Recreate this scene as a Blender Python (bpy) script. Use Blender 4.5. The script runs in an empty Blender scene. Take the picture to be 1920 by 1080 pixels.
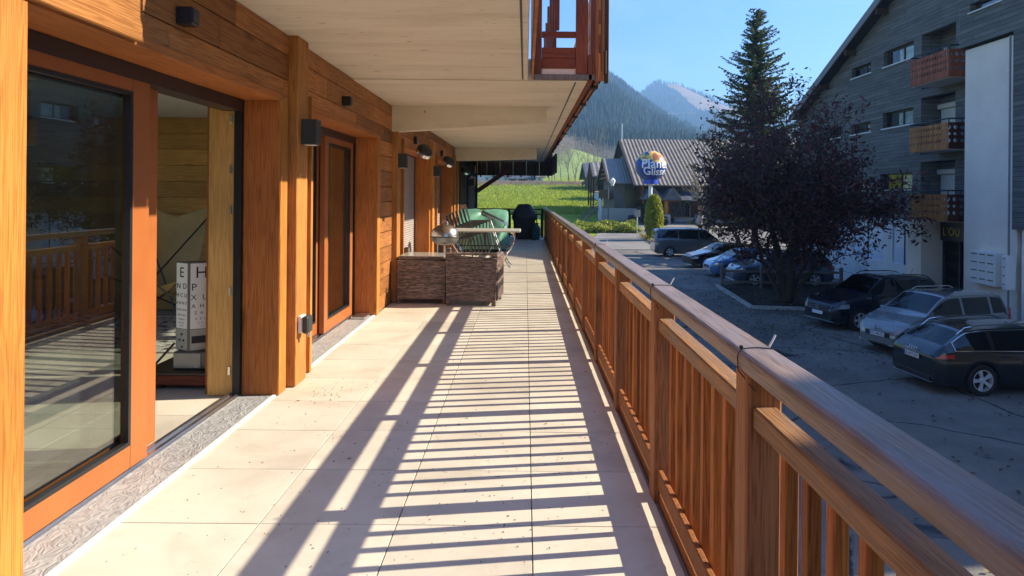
import bpy, bmesh, math, random
from mathutils import Vector, Matrix
random.seed(7)
R = math.radians
scene = bpy.context.scene
COL = scene.collection

# ------------------------------------------------------------------ camera, sky, sun, exposure
EYE = 1.46
cam_d = bpy.data.cameras.new('camera'); cam = bpy.data.objects.new('camera', cam_d); COL.objects.link(cam)
cam.location = (0, 0, EYE)
cam.rotation_euler = (Matrix.Rotation(math.pi/2, 4, 'X') @ Matrix.Rotation(0.0085, 4, 'Z')).to_euler()
cam_d.sensor_width = 36; cam_d.lens = 1290/1920*36
cam_d.shift_x = -25/1920; cam_d.shift_y = -176/1920
cam_d.clip_start = 0.05; cam_d.clip_end = 9000
scene.camera = cam

SUN_EL = R(30.5); SUN_AZ = math.atan2(0.152, 1.0)
S = Vector((math.cos(SUN_EL)*math.cos(SUN_AZ), math.cos(SUN_EL)*math.sin(SUN_AZ), math.sin(SUN_EL)))
world = bpy.data.worlds.new('World'); scene.world = world; world.use_nodes = True
wn = world.node_tree.nodes; wl = world.node_tree.links
sky = wn.new('ShaderNodeTexSky'); sky.sky_type = 'NISHITA'; sky.sun_disc = False
sky.sun_elevation = SUN_EL; sky.sun_rotation = math.pi/2 - SUN_AZ
sky.altitude = 1000; sky.air_density = 1.0; sky.dust_density = 0.7; sky.ozone_density = 3.0
bg = wn['Background']; bg.inputs['Strength'].default_value = 0.088
hsv = wn.new('ShaderNodeHueSaturation'); hsv.inputs['Hue'].default_value = .511; hsv.inputs['Saturation'].default_value = 1.27; wl.new(sky.outputs[0], hsv.inputs['Color'])
# thin high cirrus all over the sky
wtc = wn.new('ShaderNodeTexCoord'); wmp = wn.new('ShaderNodeMapping'); wmp.inputs['Scale'].default_value = (2.2, 2.2, 9); wmp.inputs['Rotation'].default_value = (.25, .3, .4); wl.new(wtc.outputs['Generated'], wmp.inputs['Vector'])
wno = wn.new('ShaderNodeTexNoise'); wno.inputs['Scale'].default_value = 1.6; wno.inputs['Detail'].default_value = 7; wno.inputs['Distortion'].default_value = .9; wl.new(wmp.outputs[0], wno.inputs['Vector'])
wra = wn.new('ShaderNodeMapRange'); wra.inputs['From Min'].default_value = .5; wra.inputs['From Max'].default_value = .8; wra.inputs['To Max'].default_value = .30; wl.new(wno.outputs[0], wra.inputs['Value'])
wmx = wn.new('ShaderNodeMix'); wmx.data_type = 'RGBA'; wl.new(wra.outputs[0], wmx.inputs[0]); wl.new(hsv.outputs[0], wmx.inputs[6]); wmx.inputs[7].default_value = (3.6, 4.6, 6.2, 1); wl.new(wmx.outputs[2], bg.inputs[0])
sun_d = bpy.data.lights.new('sun', 'SUN'); sun_d.energy = 4.1; sun_d.angle = R(0.5); sun_d.color = (1, .885, .69)
sun = bpy.data.objects.new('sun', sun_d); COL.objects.link(sun)
sun.rotation_euler = (-S).to_track_quat('-Z', 'Y').to_euler(); sun.location = (20, 5, 20)
scene.view_settings.view_transform = 'Standard'; scene.view_settings.look = 'None'
scene.view_settings.gamma = 1; scene.view_settings.exposure = 1.72
scene.cycles.max_bounces = 8; scene.cycles.diffuse_bounces = 4; scene.cycles.glossy_bounces = 3; scene.cycles.transparent_max_bounces = 12

# ------------------------------------------------------------------ materials
def mat(name):
    m = bpy.data.materials.new(name); m.use_nodes = True
    n = m.node_tree.nodes; b = n['Principled BSDF']
    return m, n, m.node_tree.links, b
def N(n, t, **kw):
    x = n.new(t)
    for k, v in kw.items():
        if k in x.inputs: x.inputs[k].default_value = v
        else: setattr(x, k, v)
    return x
def ramp(n, l, src, stops):
    r = n.new('ShaderNodeValToRGB'); e = r.color_ramp.elements
    e[0].position, e[0].color = stops[0][0], (*stops[0][1], 1)
    e[1].position, e[1].color = stops[-1][0], (*stops[-1][1], 1)
    for p, c in stops[1:-1]:
        k = e.new(p); k.color = (*c, 1)
    l.new(src, r.inputs[0]); return r
def mixc(n, l, f, a, b, mode='MIX'):
    x = n.new('ShaderNodeMix'); x.data_type = 'RGBA'; x.blend_type = mode
    if isinstance(f, (int, float)): x.inputs[0].default_value = f
    else: l.new(f, x.inputs[0])
    for s, k in ((a, 6), (b, 7)):
        if isinstance(s, tuple): x.inputs[k].default_value = (*s, 1)
        else: l.new(s, x.inputs[k])
    return x.outputs[2]
def coords(n, l, scale=(1,1,1), rnd=True):
    tc = n.new('ShaderNodeTexCoord'); mp = n.new('ShaderNodeMapping'); mp.inputs['Scale'].default_value = scale
    if rnd:
        oi = n.new('ShaderNodeObjectInfo'); ad = n.new('ShaderNodeVectorMath'); ad.operation = 'ADD'
        sc = n.new('ShaderNodeVectorMath'); sc.operation = 'SCALE'; sc.inputs['Scale'].default_value = 37.0
        cb = n.new('ShaderNodeCombineXYZ')
        for k in range(3): l.new(oi.outputs['Random'], cb.inputs[k])
        l.new(cb.outputs[0], sc.inputs[0]); l.new(tc.outputs['Object'], ad.inputs[0]); l.new(sc.outputs[0], ad.inputs[1])
        l.new(ad.outputs[0], mp.inputs['Vector'])
    else: l.new(tc.outputs['Object'], mp.inputs['Vector'])
    return mp.outputs[0]
def bump(n, l, b, src, strength, dist=0.01):
    bp = n.new('ShaderNodeBump'); bp.inputs['Strength'].default_value = strength; bp.inputs['Distance'].default_value = dist
    l.new(src, bp.inputs['Height']); l.new(bp.outputs[0], b.inputs['Normal'])
def plain(name, col, rough=.6, metal=0, spec=.5, var=.12, nscale=6, bmp=0.0, coat=0):
    m, n, l, b = mat(name)
    v = coords(n, l); no = N(n, 'ShaderNodeTexNoise', Scale=nscale, Detail=6.0, Roughness=.6); l.new(v, no.inputs['Vector'])
    lo = tuple(c*(1-var) for c in col); hi = tuple(min(1, c*(1+var)) for c in col)
    r = ramp(n, l, no.outputs[0], [(.3, lo), (.7, hi)]); l.new(r.outputs[0], b.inputs['Base Color'])
    rr = n.new('ShaderNodeMapRange'); rr.inputs['To Min'].default_value = max(.02, rough*.85); rr.inputs['To Max'].default_value = min(1, rough*1.15)
    l.new(no.outputs[0], rr.inputs['Value']); l.new(rr.outputs[0], b.inputs['Roughness'])
    b.inputs['Metallic'].default_value = metal; b.inputs['Specular IOR Level'].default_value = spec
    b.inputs['Coat Weight'].default_value = coat; b.inputs['Coat Roughness'].default_value = .03
    if bmp: bump(n, l, b, no.outputs[0], bmp)
    return m
def wood(name, light, dark, axis='Y', rough=.55, knots=.5, grain=1.0, vary=.42, stain=None):
    """grain runs along axis; per-object random shifts the figure and tone"""
    m, n, l, b = mat(name)
    k = {'X': (.7, 23, 23), 'Y': (23, .7, 23), 'Z': (23, 23, .7)}[axis]
    v = coords(n, l, k)
    no = N(n, 'ShaderNodeTexNoise', Scale=1.6, Detail=3.0, Roughness=.5, Distortion=.6); l.new(v, no.inputs['Vector'])
    wv = N(n, 'ShaderNodeMath', operation='MULTIPLY'); l.new(no.outputs[0], wv.inputs[0]); wv.inputs[1].default_value = 46
    sn = N(n, 'ShaderNodeMath', operation='SINE'); l.new(wv.outputs[0], sn.inputs[0])
    fr = N(n, 'ShaderNodeTexNoise', Scale=6.0, Detail=8.0, Roughness=.7); l.new(v, fr.inputs['Vector'])
    rings = n.new('ShaderNodeMapRange'); l.new(sn.outputs[0], rings.inputs['Value']); rings.inputs['From Min'].default_value = -1
    mx = N(n, 'ShaderNodeMath', operation='MULTIPLY_ADD'); l.new(rings.outputs[0], mx.inputs[0]); mx.inputs[1].default_value = .35*grain; l.new(fr.outputs[0], mx.inputs[2])
    r = ramp(n, l, mx.outputs[0], [(.36, dark), (.78, light)])
    col = r.outputs[0]
    oi = n.new('ShaderNodeObjectInfo'); mr = n.new('ShaderNodeMapRange'); l.new(oi.outputs['Random'], mr.inputs['Value'])
    mr.inputs['To Min'].default_value = 1-vary; mr.inputs['To Max'].default_value = 1+vary*.5
    hs = n.new('ShaderNodeHueSaturation'); l.new(col, hs.inputs['Color']); l.new(mr.outputs[0], hs.inputs['Value']); col = hs.outputs[0]
    if knots:
        kk = {'X': (2.2, 7, 7), 'Y': (7, 2.2, 7), 'Z': (7, 7, 2.2)}[axis]
        vo = N(n, 'ShaderNodeTexVoronoi', Scale=.55, Randomness=1.0); l.new(coords(n, l, kk), vo.inputs['Vector'])
        kr = ramp(n, l, vo.outputs['Distance'], [(.05, (1,1,1)), (.13, (0,0,0))])
        km = N(n, 'ShaderNodeMath', operation='MULTIPLY'); l.new(kr.outputs[0], km.inputs[0]); km.inputs[1].default_value = knots
        col = mixc(n, l, km.outputs[0], col, tuple(c*.35 for c in dark))
    big = N(n, 'ShaderNodeTexNoise', Scale=1.3, Detail=3.0); l.new(coords(n, l), big.inputs['Vector'])
    br = ramp(n, l, big.outputs[0], [(.35, (.8,.8,.8)), (.65, (1.08,1.05,1.02))]); col = mixc(n, l, 1.0, col, br.outputs[0], 'MULTIPLY')
    if stain:
        sg = N(n, 'ShaderNodeTexNoise', Scale=5.0, Detail=8.0, Roughness=.7); l.new(coords(n, l, {'X': (.5,2,2), 'Y': (2,.5,2), 'Z': (2,2,.5)}[axis]), sg.inputs['Vector'])
        sr = ramp(n, l, sg.outputs[0], [(.45, (0,0,0)), (.62, (1,1,1))]); col = mixc(n, l, sr.outputs[0], col, stain)
    l.new(col, b.inputs['Base Color']); b.inputs['Roughness'].default_value = rough; b.inputs['Specular IOR Level'].default_value = .22
    bump(n, l, b, mx.outputs[0], .5, .004)
    return m
def glass(name, tint=(.75,.82,.8), f0=.05, rough=0.0):
    m, n, l, b = mat(name); n.remove(b)
    t = n.new('ShaderNodeBsdfTransparent'); t.inputs[0].default_value = (*tint, 1)
    g = n.new('ShaderNodeBsdfGlossy'); g.inputs['Roughness'].default_value = rough
    ge = n.new('ShaderNodeNewGeometry'); dt_ = N(n, 'ShaderNodeVectorMath', operation='DOT_PRODUCT'); l.new(ge.outputs['Incoming'], dt_.inputs[0]); l.new(ge.outputs['Normal'], dt_.inputs[1])
    ab_ = N(n, 'ShaderNodeMath', operation='ABSOLUTE'); l.new(dt_.outputs['Value'], ab_.inputs[0]); om = N(n, 'ShaderNodeMath', operation='SUBTRACT'); om.inputs[0].default_value = 1; l.new(ab_.outputs[0], om.inputs[1])
    pw = N(n, 'ShaderNodeMath', operation='POWER'); l.new(om.outputs[0], pw.inputs[0]); pw.inputs[1].default_value = 5
    f = N(n, 'ShaderNodeMath', operation='MULTIPLY_ADD'); l.new(pw.outputs[0], f.inputs[0]); f.inputs[1].default_value = 1-f0; f.inputs[2].default_value = f0
    x = n.new('ShaderNodeMixShader'); l.new(f.outputs[0], x.inputs[0]); l.new(t.outputs[0], x.inputs[1]); l.new(g.outputs[0], x.inputs[2])
    l.new(x.outputs[0], n['Material Output'].inputs[0]); return m

M = {}
M['plankY'] = wood('stained_planks', (.54,.225,.072), (.25,.083,.024), 'Y', knots=.7)
M['postZ'] = wood('stained_post', (.54,.235,.06), (.31,.11,.025), 'Z', knots=.6, vary=.22)
M['revealZ'] = wood('red_stained_reveal', (.56,.19,.045), (.32,.088,.018), 'Z', knots=.5, vary=.2)
M['revealY'] = wood('red_stained_soffit', (.56,.20,.055), (.36,.105,.025), 'Y', knots=.35, vary=.15)
M['lintel'] = wood('honey_lintel', (.44,.19,.055), (.24,.085,.02), 'Y', knots=.3, vary=.1)
M['honeyZ'] = wood('honey_casing', (.52,.22,.045), (.33,.11,.02), 'Z', knots=.35, vary=.1)
M['pineZ'] = wood('raw_pine_post', (.70,.40,.13), (.52,.26,.07), 'Z', knots=.9, vary=.1)
M['pineX'] = wood('raw_pine_planks', (.66,.37,.11), (.45,.22,.055), 'X', knots=.8, vary=.25)
M['railY'] = wood('weathered_handrail', (.32,.22,.155), (.16,.105,.075), 'Y', knots=.2, vary=.12, rough=.30, stain=(.25,.20,.18))
M['midY'] = wood('weathered_mid_rail', (.48,.25,.11), (.24,.11,.045), 'Y', knots=.3, vary=.2, stain=(.25,.17,.11))
M['rpostZ'] = wood('railing_post', (.42,.165,.058), (.20,.07,.023), 'Z', knots=.35, vary=.2)
M['balZ'] = wood('baluster_wood', (.54,.165,.030), (.24,.062,.011), 'Z', knots=.4, vary=.35)
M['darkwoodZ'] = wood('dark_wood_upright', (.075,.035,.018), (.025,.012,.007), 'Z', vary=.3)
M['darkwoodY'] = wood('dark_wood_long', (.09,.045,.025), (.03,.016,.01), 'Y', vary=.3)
M['redwoodZ'] = wood('red_balcony_wood', (.27,.075,.035), (.14,.035,.017), 'Z', knots=.3, vary=.2)
M['redwoodX'] = wood('red_balcony_rail', (.27,.075,.035), (.14,.035,.017), 'X', knots=.3, vary=.2)
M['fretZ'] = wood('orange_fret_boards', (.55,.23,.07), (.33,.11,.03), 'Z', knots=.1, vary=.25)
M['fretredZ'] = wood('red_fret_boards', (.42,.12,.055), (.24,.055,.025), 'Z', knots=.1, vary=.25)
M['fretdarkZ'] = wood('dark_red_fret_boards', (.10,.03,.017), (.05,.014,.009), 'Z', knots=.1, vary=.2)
M['greywoodZ'] = wood('grey_weathered_boards', (.20,.18,.16), (.10,.085,.075), 'Z', knots=.2, vary=.3)
M['black'] = plain('black_metal', (.012,.012,.013), .42, var=.2)
M['anthracite'] = plain('anthracite_metal', (.03,.034,.036), .5)
M['frame'] = plain('brown_lacquered_frame', (.34,.105,.025), .45, var=.1, nscale=3)
M['framedark'] = plain('dark_frame', (.045,.028,.022), .4)
M['alu'] = plain('brushed_aluminium', (.62,.62,.64), .3, metal=1, var=.08)
M['chrome'] = plain('polished_steel', (.75,.75,.76), .12, metal=1, var=.05)
M['white'] = plain('white_paint', (.72,.71,.68), .55, var=.05)
M['caulk'] = plain('white_sealant', (.78,.77,.72), .6, var=.07, nscale=20)
M['glass'] = glass('window_glass', (.80,.84,.82), .16)
M['flatglass'] = glass('flat_window_glass', (.85,.88,.88), .06)
M['carglass'] = glass('car_glass', (.22,.25,.27), .07)
M['skyglass'] = plain('dark_pane', (.02,.024,.028), .05, spec=.9, var=.3)

# terrace tile
def tile_mat():
    m, n, l, b = mat('beige_porcelain_tile')
    v = coords(n, l); a = N(n, 'ShaderNodeTexNoise', Scale=1.7, Detail=7.0, Roughness=.62, Distortion=.4); l.new(v, a.inputs['Vector'])
    r = ramp(n, l, a.outputs[0], [(.3, (.51,.455,.365)), (.5, (.63,.57,.465)), (.72, (.71,.65,.54))])
    d = N(n, 'ShaderNodeTexNoise', Scale=9.0, Detail=9.0, Roughness=.75); l.new(coords(n, l, rnd=False), d.inputs['Vector'])
    dr = ramp(n, l, d.outputs[0], [(.56, (1,1,1)), (.80, (.78,.74,.69))])
    c = mixc(n, l, 1.0, r.outputs[0], dr.outputs[0], 'MULTIPLY')
    oi = n.new('ShaderNodeObjectInfo'); mr = n.new('ShaderNodeMapRange'); l.new(oi.outputs['Random'], mr.inputs['Value']); mr.inputs['To Min'].default_value = .93; mr.inputs['To Max'].default_value = 1.05
    hs = n.new('ShaderNodeHueSaturation'); l.new(c, hs.inputs['Color']); l.new(mr.outputs[0], hs.inputs['Value']); l.new(hs.outputs[0], b.inputs['Base Color'])
    rr = n.new('ShaderNodeMapRange'); l.new(d.outputs[0], rr.inputs['Value']); rr.inputs['To Min'].default_value = .38; rr.inputs['To Max'].default_value = .7
    l.new(rr.outputs[0], b.inputs['Roughness']); b.inputs['Specular IOR Level'].default_value = .3
    bump(n, l, b, d.outputs[0], .08, .003); return m
M['tile'] = tile_mat()
M['grout'] = plain('grey_grout', (.30,.27,.235), .9)
def concrete_mat():
    m, n, l, b = mat('board_marked_concrete')
    v = coords(n, l, (.35, 1.4, 1)); a = N(n, 'ShaderNodeTexNoise', Scale=2.2, Detail=8.0, Roughness=.65, Distortion=.5); l.new(v, a.inputs['Vector'])
    r = ramp(n, l, a.outputs[0], [(.28, (.68,.60,.475)), (.5, (.80,.72,.59)), (.75, (.86,.79,.67))])
    g = N(n, 'ShaderNodeTexNoise', Scale=3.0, Detail=4.0, Roughness=.6, Distortion=.3); l.new(coords(n, l, (.5, 14, 1)), g.inputs['Vector'])
    gr = ramp(n, l, g.outputs[0], [(.30, (.90,.86,.80)), (.6, (1.0,1.0,1.0))]); c = mixc(n, l, 1.0, r.outputs[0], gr.outputs[0], 'MULTIPLY')
    p = N(n, 'ShaderNodeTexNoise', Scale=5.0, Detail=2.0); l.new(coords(n, l, (1.6, 7, 1)), p.inputs['Vector'])
    pr = ramp(n, l, p.outputs[0], [(.705, (0,0,0)), (.74, (1,1,1))]); c = mixc(n, l, pr.outputs[0], c, (.30,.235,.15))
    l.new(c, b.inputs['Base Color']); b.inputs['Roughness'].default_value = .85
    bump(n, l, b, g.outputs[0], .3, .004); return m
M['concrete'] = concrete_mat()
def sill_mat():
    m, n, l, b = mat('crinkled_zinc_flashing')
    v = coords(n, l, (6, 4.5, 6), False); a = N(n, 'ShaderNodeTexNoise', Scale=2.0, Detail=1.5, Distortion=1.6); l.new(v, a.inputs['Vector'])
    s = N(n, 'ShaderNodeMath', operation='SINE'); k = N(n, 'ShaderNodeMath', operation='MULTIPLY'); l.new(a.outputs[0], k.inputs[0]); k.inputs[1].default_value = 26; l.new(k.outputs[0], s.inputs[0])
    r = ramp(n, l, a.outputs[0], [(.3, (.34,.34,.34)), (.7, (.48,.48,.475))]); l.new(r.outputs[0], b.inputs['Base Color'])
    b.inputs['Metallic'].default_value = .15; b.inputs['Roughness'].default_value = .45
    bump(n, l, b, s.outputs[0], .38, .005); return m
M['zinc'] = sill_mat()
def asphalt_mat():
    m, n, l, b = mat('worn_asphalt')
    v = coords(n, l, rnd=False)
    a = N(n, 'ShaderNodeTexNoise', Scale=.35, Detail=8.0, Roughness=.65); l.new(v, a.inputs['Vector'])
    f = N(n, 'ShaderNodeTexNoise', Scale=45.0, Detail=4.0, Roughness=.8); l.new(v, f.inputs['Vector'])
    r = ramp(n, l, a.outputs[0], [(.3, (.105,.096,.084)), (.5, (.175,.158,.138)), (.7, (.25,.228,.20))])
    fr = ramp(n, l, f.outputs[0], [(.35, (.65,.65,.65)), (.7, (1.35,1.35,1.35))]); c = mixc(n, l, 1.0, r.outputs[0], fr.outputs[0], 'MULTIPLY')
    w = N(n, 'ShaderNodeTexNoise', Scale=.22, Detail=5.0, Roughness=.6, Distortion=1.0); l.new(coords(n, l, (1, 1.6, 1), False), w.inputs['Vector'])
    wr = ramp(n, l, w.outputs[0], [(.60, (0,0,0)), (.645, (1,1,1))]); c2 = mixc(n, l, wr.outputs[0], c, (.03,.03,.032)); ck = N(n, 'ShaderNodeTexVoronoi', Scale=.28); ck.feature = 'DISTANCE_TO_EDGE'
    wob = N(n, 'ShaderNodeTexNoise', Scale=1.3, Detail=5.0); l.new(v, wob.inputs['Vector']); wv_ = mixc(n, l, .35, v, wob.outputs['Color'], 'ADD'); l.new(wv_, ck.inputs['Vector'])
    ckr = ramp(n, l, ck.outputs['Distance'], [(.004, (1,1,1)), (.010, (0,0,0))]); c2 = mixc(n, l, ckr.outputs[0], c2, (.035,.033,.03))
    l.new(c2, b.inputs['Base Color'])
    rr = n.new('ShaderNodeMapRange'); l.new(wr.outputs[0], rr.inputs['Value']); rr.inputs['To Min'].default_value = .85; rr.inputs['To Max'].default_value = .35
    l.new(rr.outputs[0], b.inputs['Roughness']); b.inputs['Specular IOR Level'].default_value = .35
    bump(n, l, b, f.outputs[0], .5, .01); return m
M['asphalt'] = asphalt_mat()
def ground_mat(name, stops, scale=.5, fine=12., bmp=.4):
    m, n, l, b = mat(name); v = coords(n, l, rnd=False)
    a = N(n, 'ShaderNodeTexNoise', Scale=scale, Detail=8.0, Roughness=.68); l.new(v, a.inputs['Vector'])
    f = N(n, 'ShaderNodeTexNoise', Scale=fine, Detail=5.0, Roughness=.75); l.new(v, f.inputs['Vector'])
    r = ramp(n, l, a.outputs[0], stops); fr = ramp(n, l, f.outputs[0], [(.3, (.6,.6,.6)), (.7, (1.3,1.3,1.3))])
    l.new(mixc(n, l, 1.0, r.outputs[0], fr.outputs[0], 'MULTIPLY'), b.inputs['Base Color']); b.inputs['Roughness'].default_value = .95
    b.inputs['Specular IOR Level'].default_value = .1
    bump(n, l, b, f.outputs[0], bmp, .05); return m
M['grass'] = ground_mat('meadow_grass', [(.3, (.11,.17,.016)), (.5, (.22,.29,.025)), (.7, (.36,.38,.04))], .25, 3.)
M['soil'] = ground_mat('leafy_soil', [(.3, (.022,.017,.014)), (.5, (.045,.033,.024)), (.7, (.08,.06,.045))], 1.2, 20.)
M['hill'] = ground_mat('hillside', [(.3, (.05,.075,.025)), (.6, (.10,.12,.05)), (.75, (.20,.19,.10))], .012, .2)
def facade_mat():
    m, n, l, b = mat('dark_board_cladding')
    tc = n.new('ShaderNodeTexCoord'); mp = n.new('ShaderNodeMapping'); mp.inputs['Rotation'].default_value = (0, 0, 0)
    sx = n.new('ShaderNodeSeparateXYZ'); l.new(tc.outputs['Object'], sx.inputs[0])
    cb = n.new('ShaderNodeCombineXYZ'); l.new(sx.outputs[1], cb.inputs[0]); l.new(sx.outputs[2], cb.inputs[1])
    br = n.new('ShaderNodeTexBrick'); l.new(cb.outputs[0], br.inputs['Vector'])
    for k, v in dict(Scale=1.0).items(): br.inputs[k].default_value = v
    br.inputs['Color1'].default_value = (.10,.097,.09,1); br.inputs['Color2'].default_value = (.155,.148,.138,1); br.inputs['Mortar'].default_value = (.03,.03,.03,1)
    br.inputs['Mortar Size'].default_value = .009; br.inputs['Mortar Smooth'].default_value = .3; br.inputs['Brick Width'].default_value = 2.6; br.inputs['Row Height'].default_value = .155
    a = N(n, 'ShaderNodeTexNoise', Scale=1.2, Detail=8.0, Roughness=.7); l.new(coords(n, l, (1, .6, 6), False), a.inputs['Vector'])
    ar = ramp(n, l, a.outputs[0], [(.3, (.6,.6,.62)), (.7, (1.35,1.33,1.28))])
    l.new(mixc(n, l, 1.0, br.outputs[0], ar.outputs[0], 'MULTIPLY'), b.inputs['Base Color']); b.inputs['Roughness'].default_value = .75
    bump(n, l, b, br.outputs['Fac'], -.8, .02); return m
M['cladding'] = facade_mat()
M['render'] = plain('rough_white_render', (.62,.61,.60), .9, var=.1, nscale=3, bmp=.25)
def stucco():
    m, n, l, b = mat('stippled_white_render'); v = coords(n, l, rnd=False)
    a = N(n, 'ShaderNodeTexNoise', Scale=.8, Detail=7.0, Roughness=.6); l.new(v, a.inputs['Vector'])
    f = N(n, 'ShaderNodeTexNoise', Scale=14.0, Detail=5.0, Roughness=.7); l.new(v, f.inputs['Vector'])
    r = ramp(n, l, a.outputs[0], [(.3, (.80,.69,.57)), (.7, (.92,.80,.67))]); l.new(r.outputs[0], b.inputs['Base Color']); b.inputs['Roughness'].default_value = .95
    bump(n, l, b, f.outputs[0], .9, .03); return m
M['stucco'] = stucco()
def wicker_mat():
    m, n, l, b = mat('woven_rattan')
    tc = n.new('ShaderNodeTexCoord'); sx = n.new('ShaderNodeSeparateXYZ'); l.new(tc.outputs['Object'], sx.inputs[0])
    ad = N(n, 'ShaderNodeMath', operation='ADD'); l.new(sx.outputs[0], ad.inputs[0]); l.new(sx.outputs[1], ad.inputs[1])
    cb = n.new('ShaderNodeCombineXYZ'); l.new(ad.outputs[0], cb.inputs[0]); l.new(sx.outputs[2], cb.inputs[1])
    br = n.new('ShaderNodeTexBrick'); l.new(cb.outputs[0], br.inputs['Vector']); br.inputs['Scale'].default_value = 1
    br.inputs['Color1'].default_value = (.075,.048,.04,1); br.inputs['Color2'].default_value = (.34,.25,.21,1); br.inputs['Mortar'].default_value = (.015,.009,.007,1)
    br.inputs['Mortar Size'].default_value = .0022; br.inputs['Mortar Smooth'].default_value = .6; br.inputs['Brick Width'].default_value = .055; br.inputs['Row Height'].default_value = .0125
    no = N(n, 'ShaderNodeTexNoise', Scale=3.0, Detail=3.0); l.new(coords(n, l, (1, 1, 14)), no.inputs['Vector']); nr = ramp(n, l, no.outputs[0], [(.35, (.55,.5,.5)), (.7, (1.3,1.25,1.2))])
    l.new(mixc(n, l, 1.0, br.outputs[0], nr.outputs[0], 'MULTIPLY'), b.inputs['Base Color']); b.inputs['Roughness'].default_value = .45
    bump(n, l, b, br.outputs['Fac'], -1.0, .01); return m
M['wicker'] = wicker_mat()
def leafmat(name, cols, trans=.3, rough=.5):
    m, n, l, b = mat(name); g = n.new('ShaderNodeNewGeometry')
    r = ramp(n, l, g.outputs['Random Per Island'], [(i/(len(cols)-1), c) for i, c in enumerate(cols)])
    l.new(r.outputs[0], b.inputs['Base Color']); b.inputs['Roughness'].default_value = rough; b.inputs['Specular IOR Level'].default_value = .25
    t = n.new('ShaderNodeBsdfTranslucent'); l.new(r.outputs[0], t.inputs[0]); x = n.new('ShaderNodeMixShader'); x.inputs[0].default_value = trans
    l.new(b.outputs[0], x.inputs[1]); l.new(t.outputs[0], x.inputs[2]); l.new(x.outputs[0], n['Material Output'].inputs[0]); return m
M['plumleaf'] = leafmat('plum_leaves', [(.06,.024,.026), (.11,.04,.042), (.20,.065,.055), (.09,.05,.03)], .45)
M['needle'] = leafmat('spruce_needles', [(.03,.055,.018), (.06,.088,.026), (.105,.135,.032), (.16,.16,.036)], .25)
M['hedgeleaf'] = leafmat('hedge_leaves', [(.20,.26,.012), (.32,.34,.02), (.44,.40,.03), (.13,.20,.012)], .3)
M['bushleaf'] = leafmat('bush_leaves', [(.16,.24,.02), (.30,.34,.03), (.40,.38,.06), (.12,.18,.02)], .35)
M['dryleaf'] = leafmat('dry_leaves', [(.10,.055,.02), (.20,.12,.04), (.06,.03,.015), (.28,.20,.07)], .15, .8)
M['reed'] = leafmat('dry_reeds', [(.40,.30,.18), (.52,.40,.25), (.32,.23,.13)], .5, .9)
M['farforest'] = leafmat('forest_needles', [(.010,.022,.010), (.016,.032,.014), (.026,.045,.018)], .0, .9)
M['yellowtuft'] = leafmat('yellow_leaves', [(.55,.45,.06), (.40,.34,.05)], .3)
M['bark'] = plain('dark_bark', (.05,.038,.03), .95, var=.35, nscale=18, bmp=.6)
M['barkpale'] = plain('pale_bark', (.26,.20,.13), .95, var=.35, nscale=12, bmp=.5)
M['barkgrey'] = plain('grey_twigs', (.20,.165,.125), .95, var=.3)
M['bluesteel'] = plain('teal_gas_bottle', (.01,.10,.11), .4, var=.15)
M['tarp'] = plain('green_tarpaulin', (.13,.32,.235), .5, var=.25, nscale=4)
M['blackcover'] = plain('black_cover', (.012,.013,.016), .55, var=.3)
M['tyre'] = plain('tyre_rubber', (.012,.012,.012), .85)
M['rim'] = plain('alloy_rim', (.60,.61,.63), .3, metal=.35, var=.05)
M['kerb'] = plain('concrete_kerb', (.34,.33,.31), .9, var=.25, nscale=8)
M['plate'] = plain('number_plate', (.62,.63,.66), .4, var=.05)
M['ink'] = plain('black_ink', (.01,.01,.01), .6)
M['rednum'] = plain('red_lamp', (.45,.012,.015), .2, spec=.8)
M['lens'] = plain('clear_lamp', (.62,.64,.68), .12, metal=.6, var=.15, nscale=10)
def signblue():
    m, n, l, b = mat('globe_print')
    a = N(n, 'ShaderNodeTexNoise', Scale=1.05, Detail=4.0, Roughness=.55, Distortion=.5); tc = n.new('ShaderNodeTexCoord'); l.new(tc.outputs['Object'], a.inputs['Vector'])
    sx = n.new('ShaderNodeSeparateXYZ'); l.new(tc.outputs['Object'], sx.inputs[0])
    up = N(n, 'ShaderNodeMapRange'); l.new(sx.outputs[2], up.inputs['Value']); up.inputs['From Min'].default_value = -.1; up.inputs['From Max'].default_value = .55
    up.inputs['To Min'].default_value = -.35; up.inputs['To Max'].default_value = .1
    s = N(n, 'ShaderNodeMath', operation='ADD'); l.new(a.outputs[0], s.inputs[0]); l.new(up.outputs[0], s.inputs[1])
    r = ramp(n, l, s.outputs[0], [(.47, (.012,.045,.26)), (.5, (.72,.46,.06)), (.56, (.78,.55,.12)), (.64, (.42,.16,.05)), (.75, (.30,.10,.04))])
    l.new(r.outputs[0], b.inputs['Base Color']); b.inputs['Roughness'].default_value = .25; return m
M['globe'] = signblue()
M['signblue'] = plain('sign_blue', (.02,.06,.42), .3)
M['signwhite'] = plain('sign_white', (.8,.8,.8), .4, var=.02)
M['signyellow'] = plain('sign_yellow', (.75,.45,.03), .4)

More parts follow.
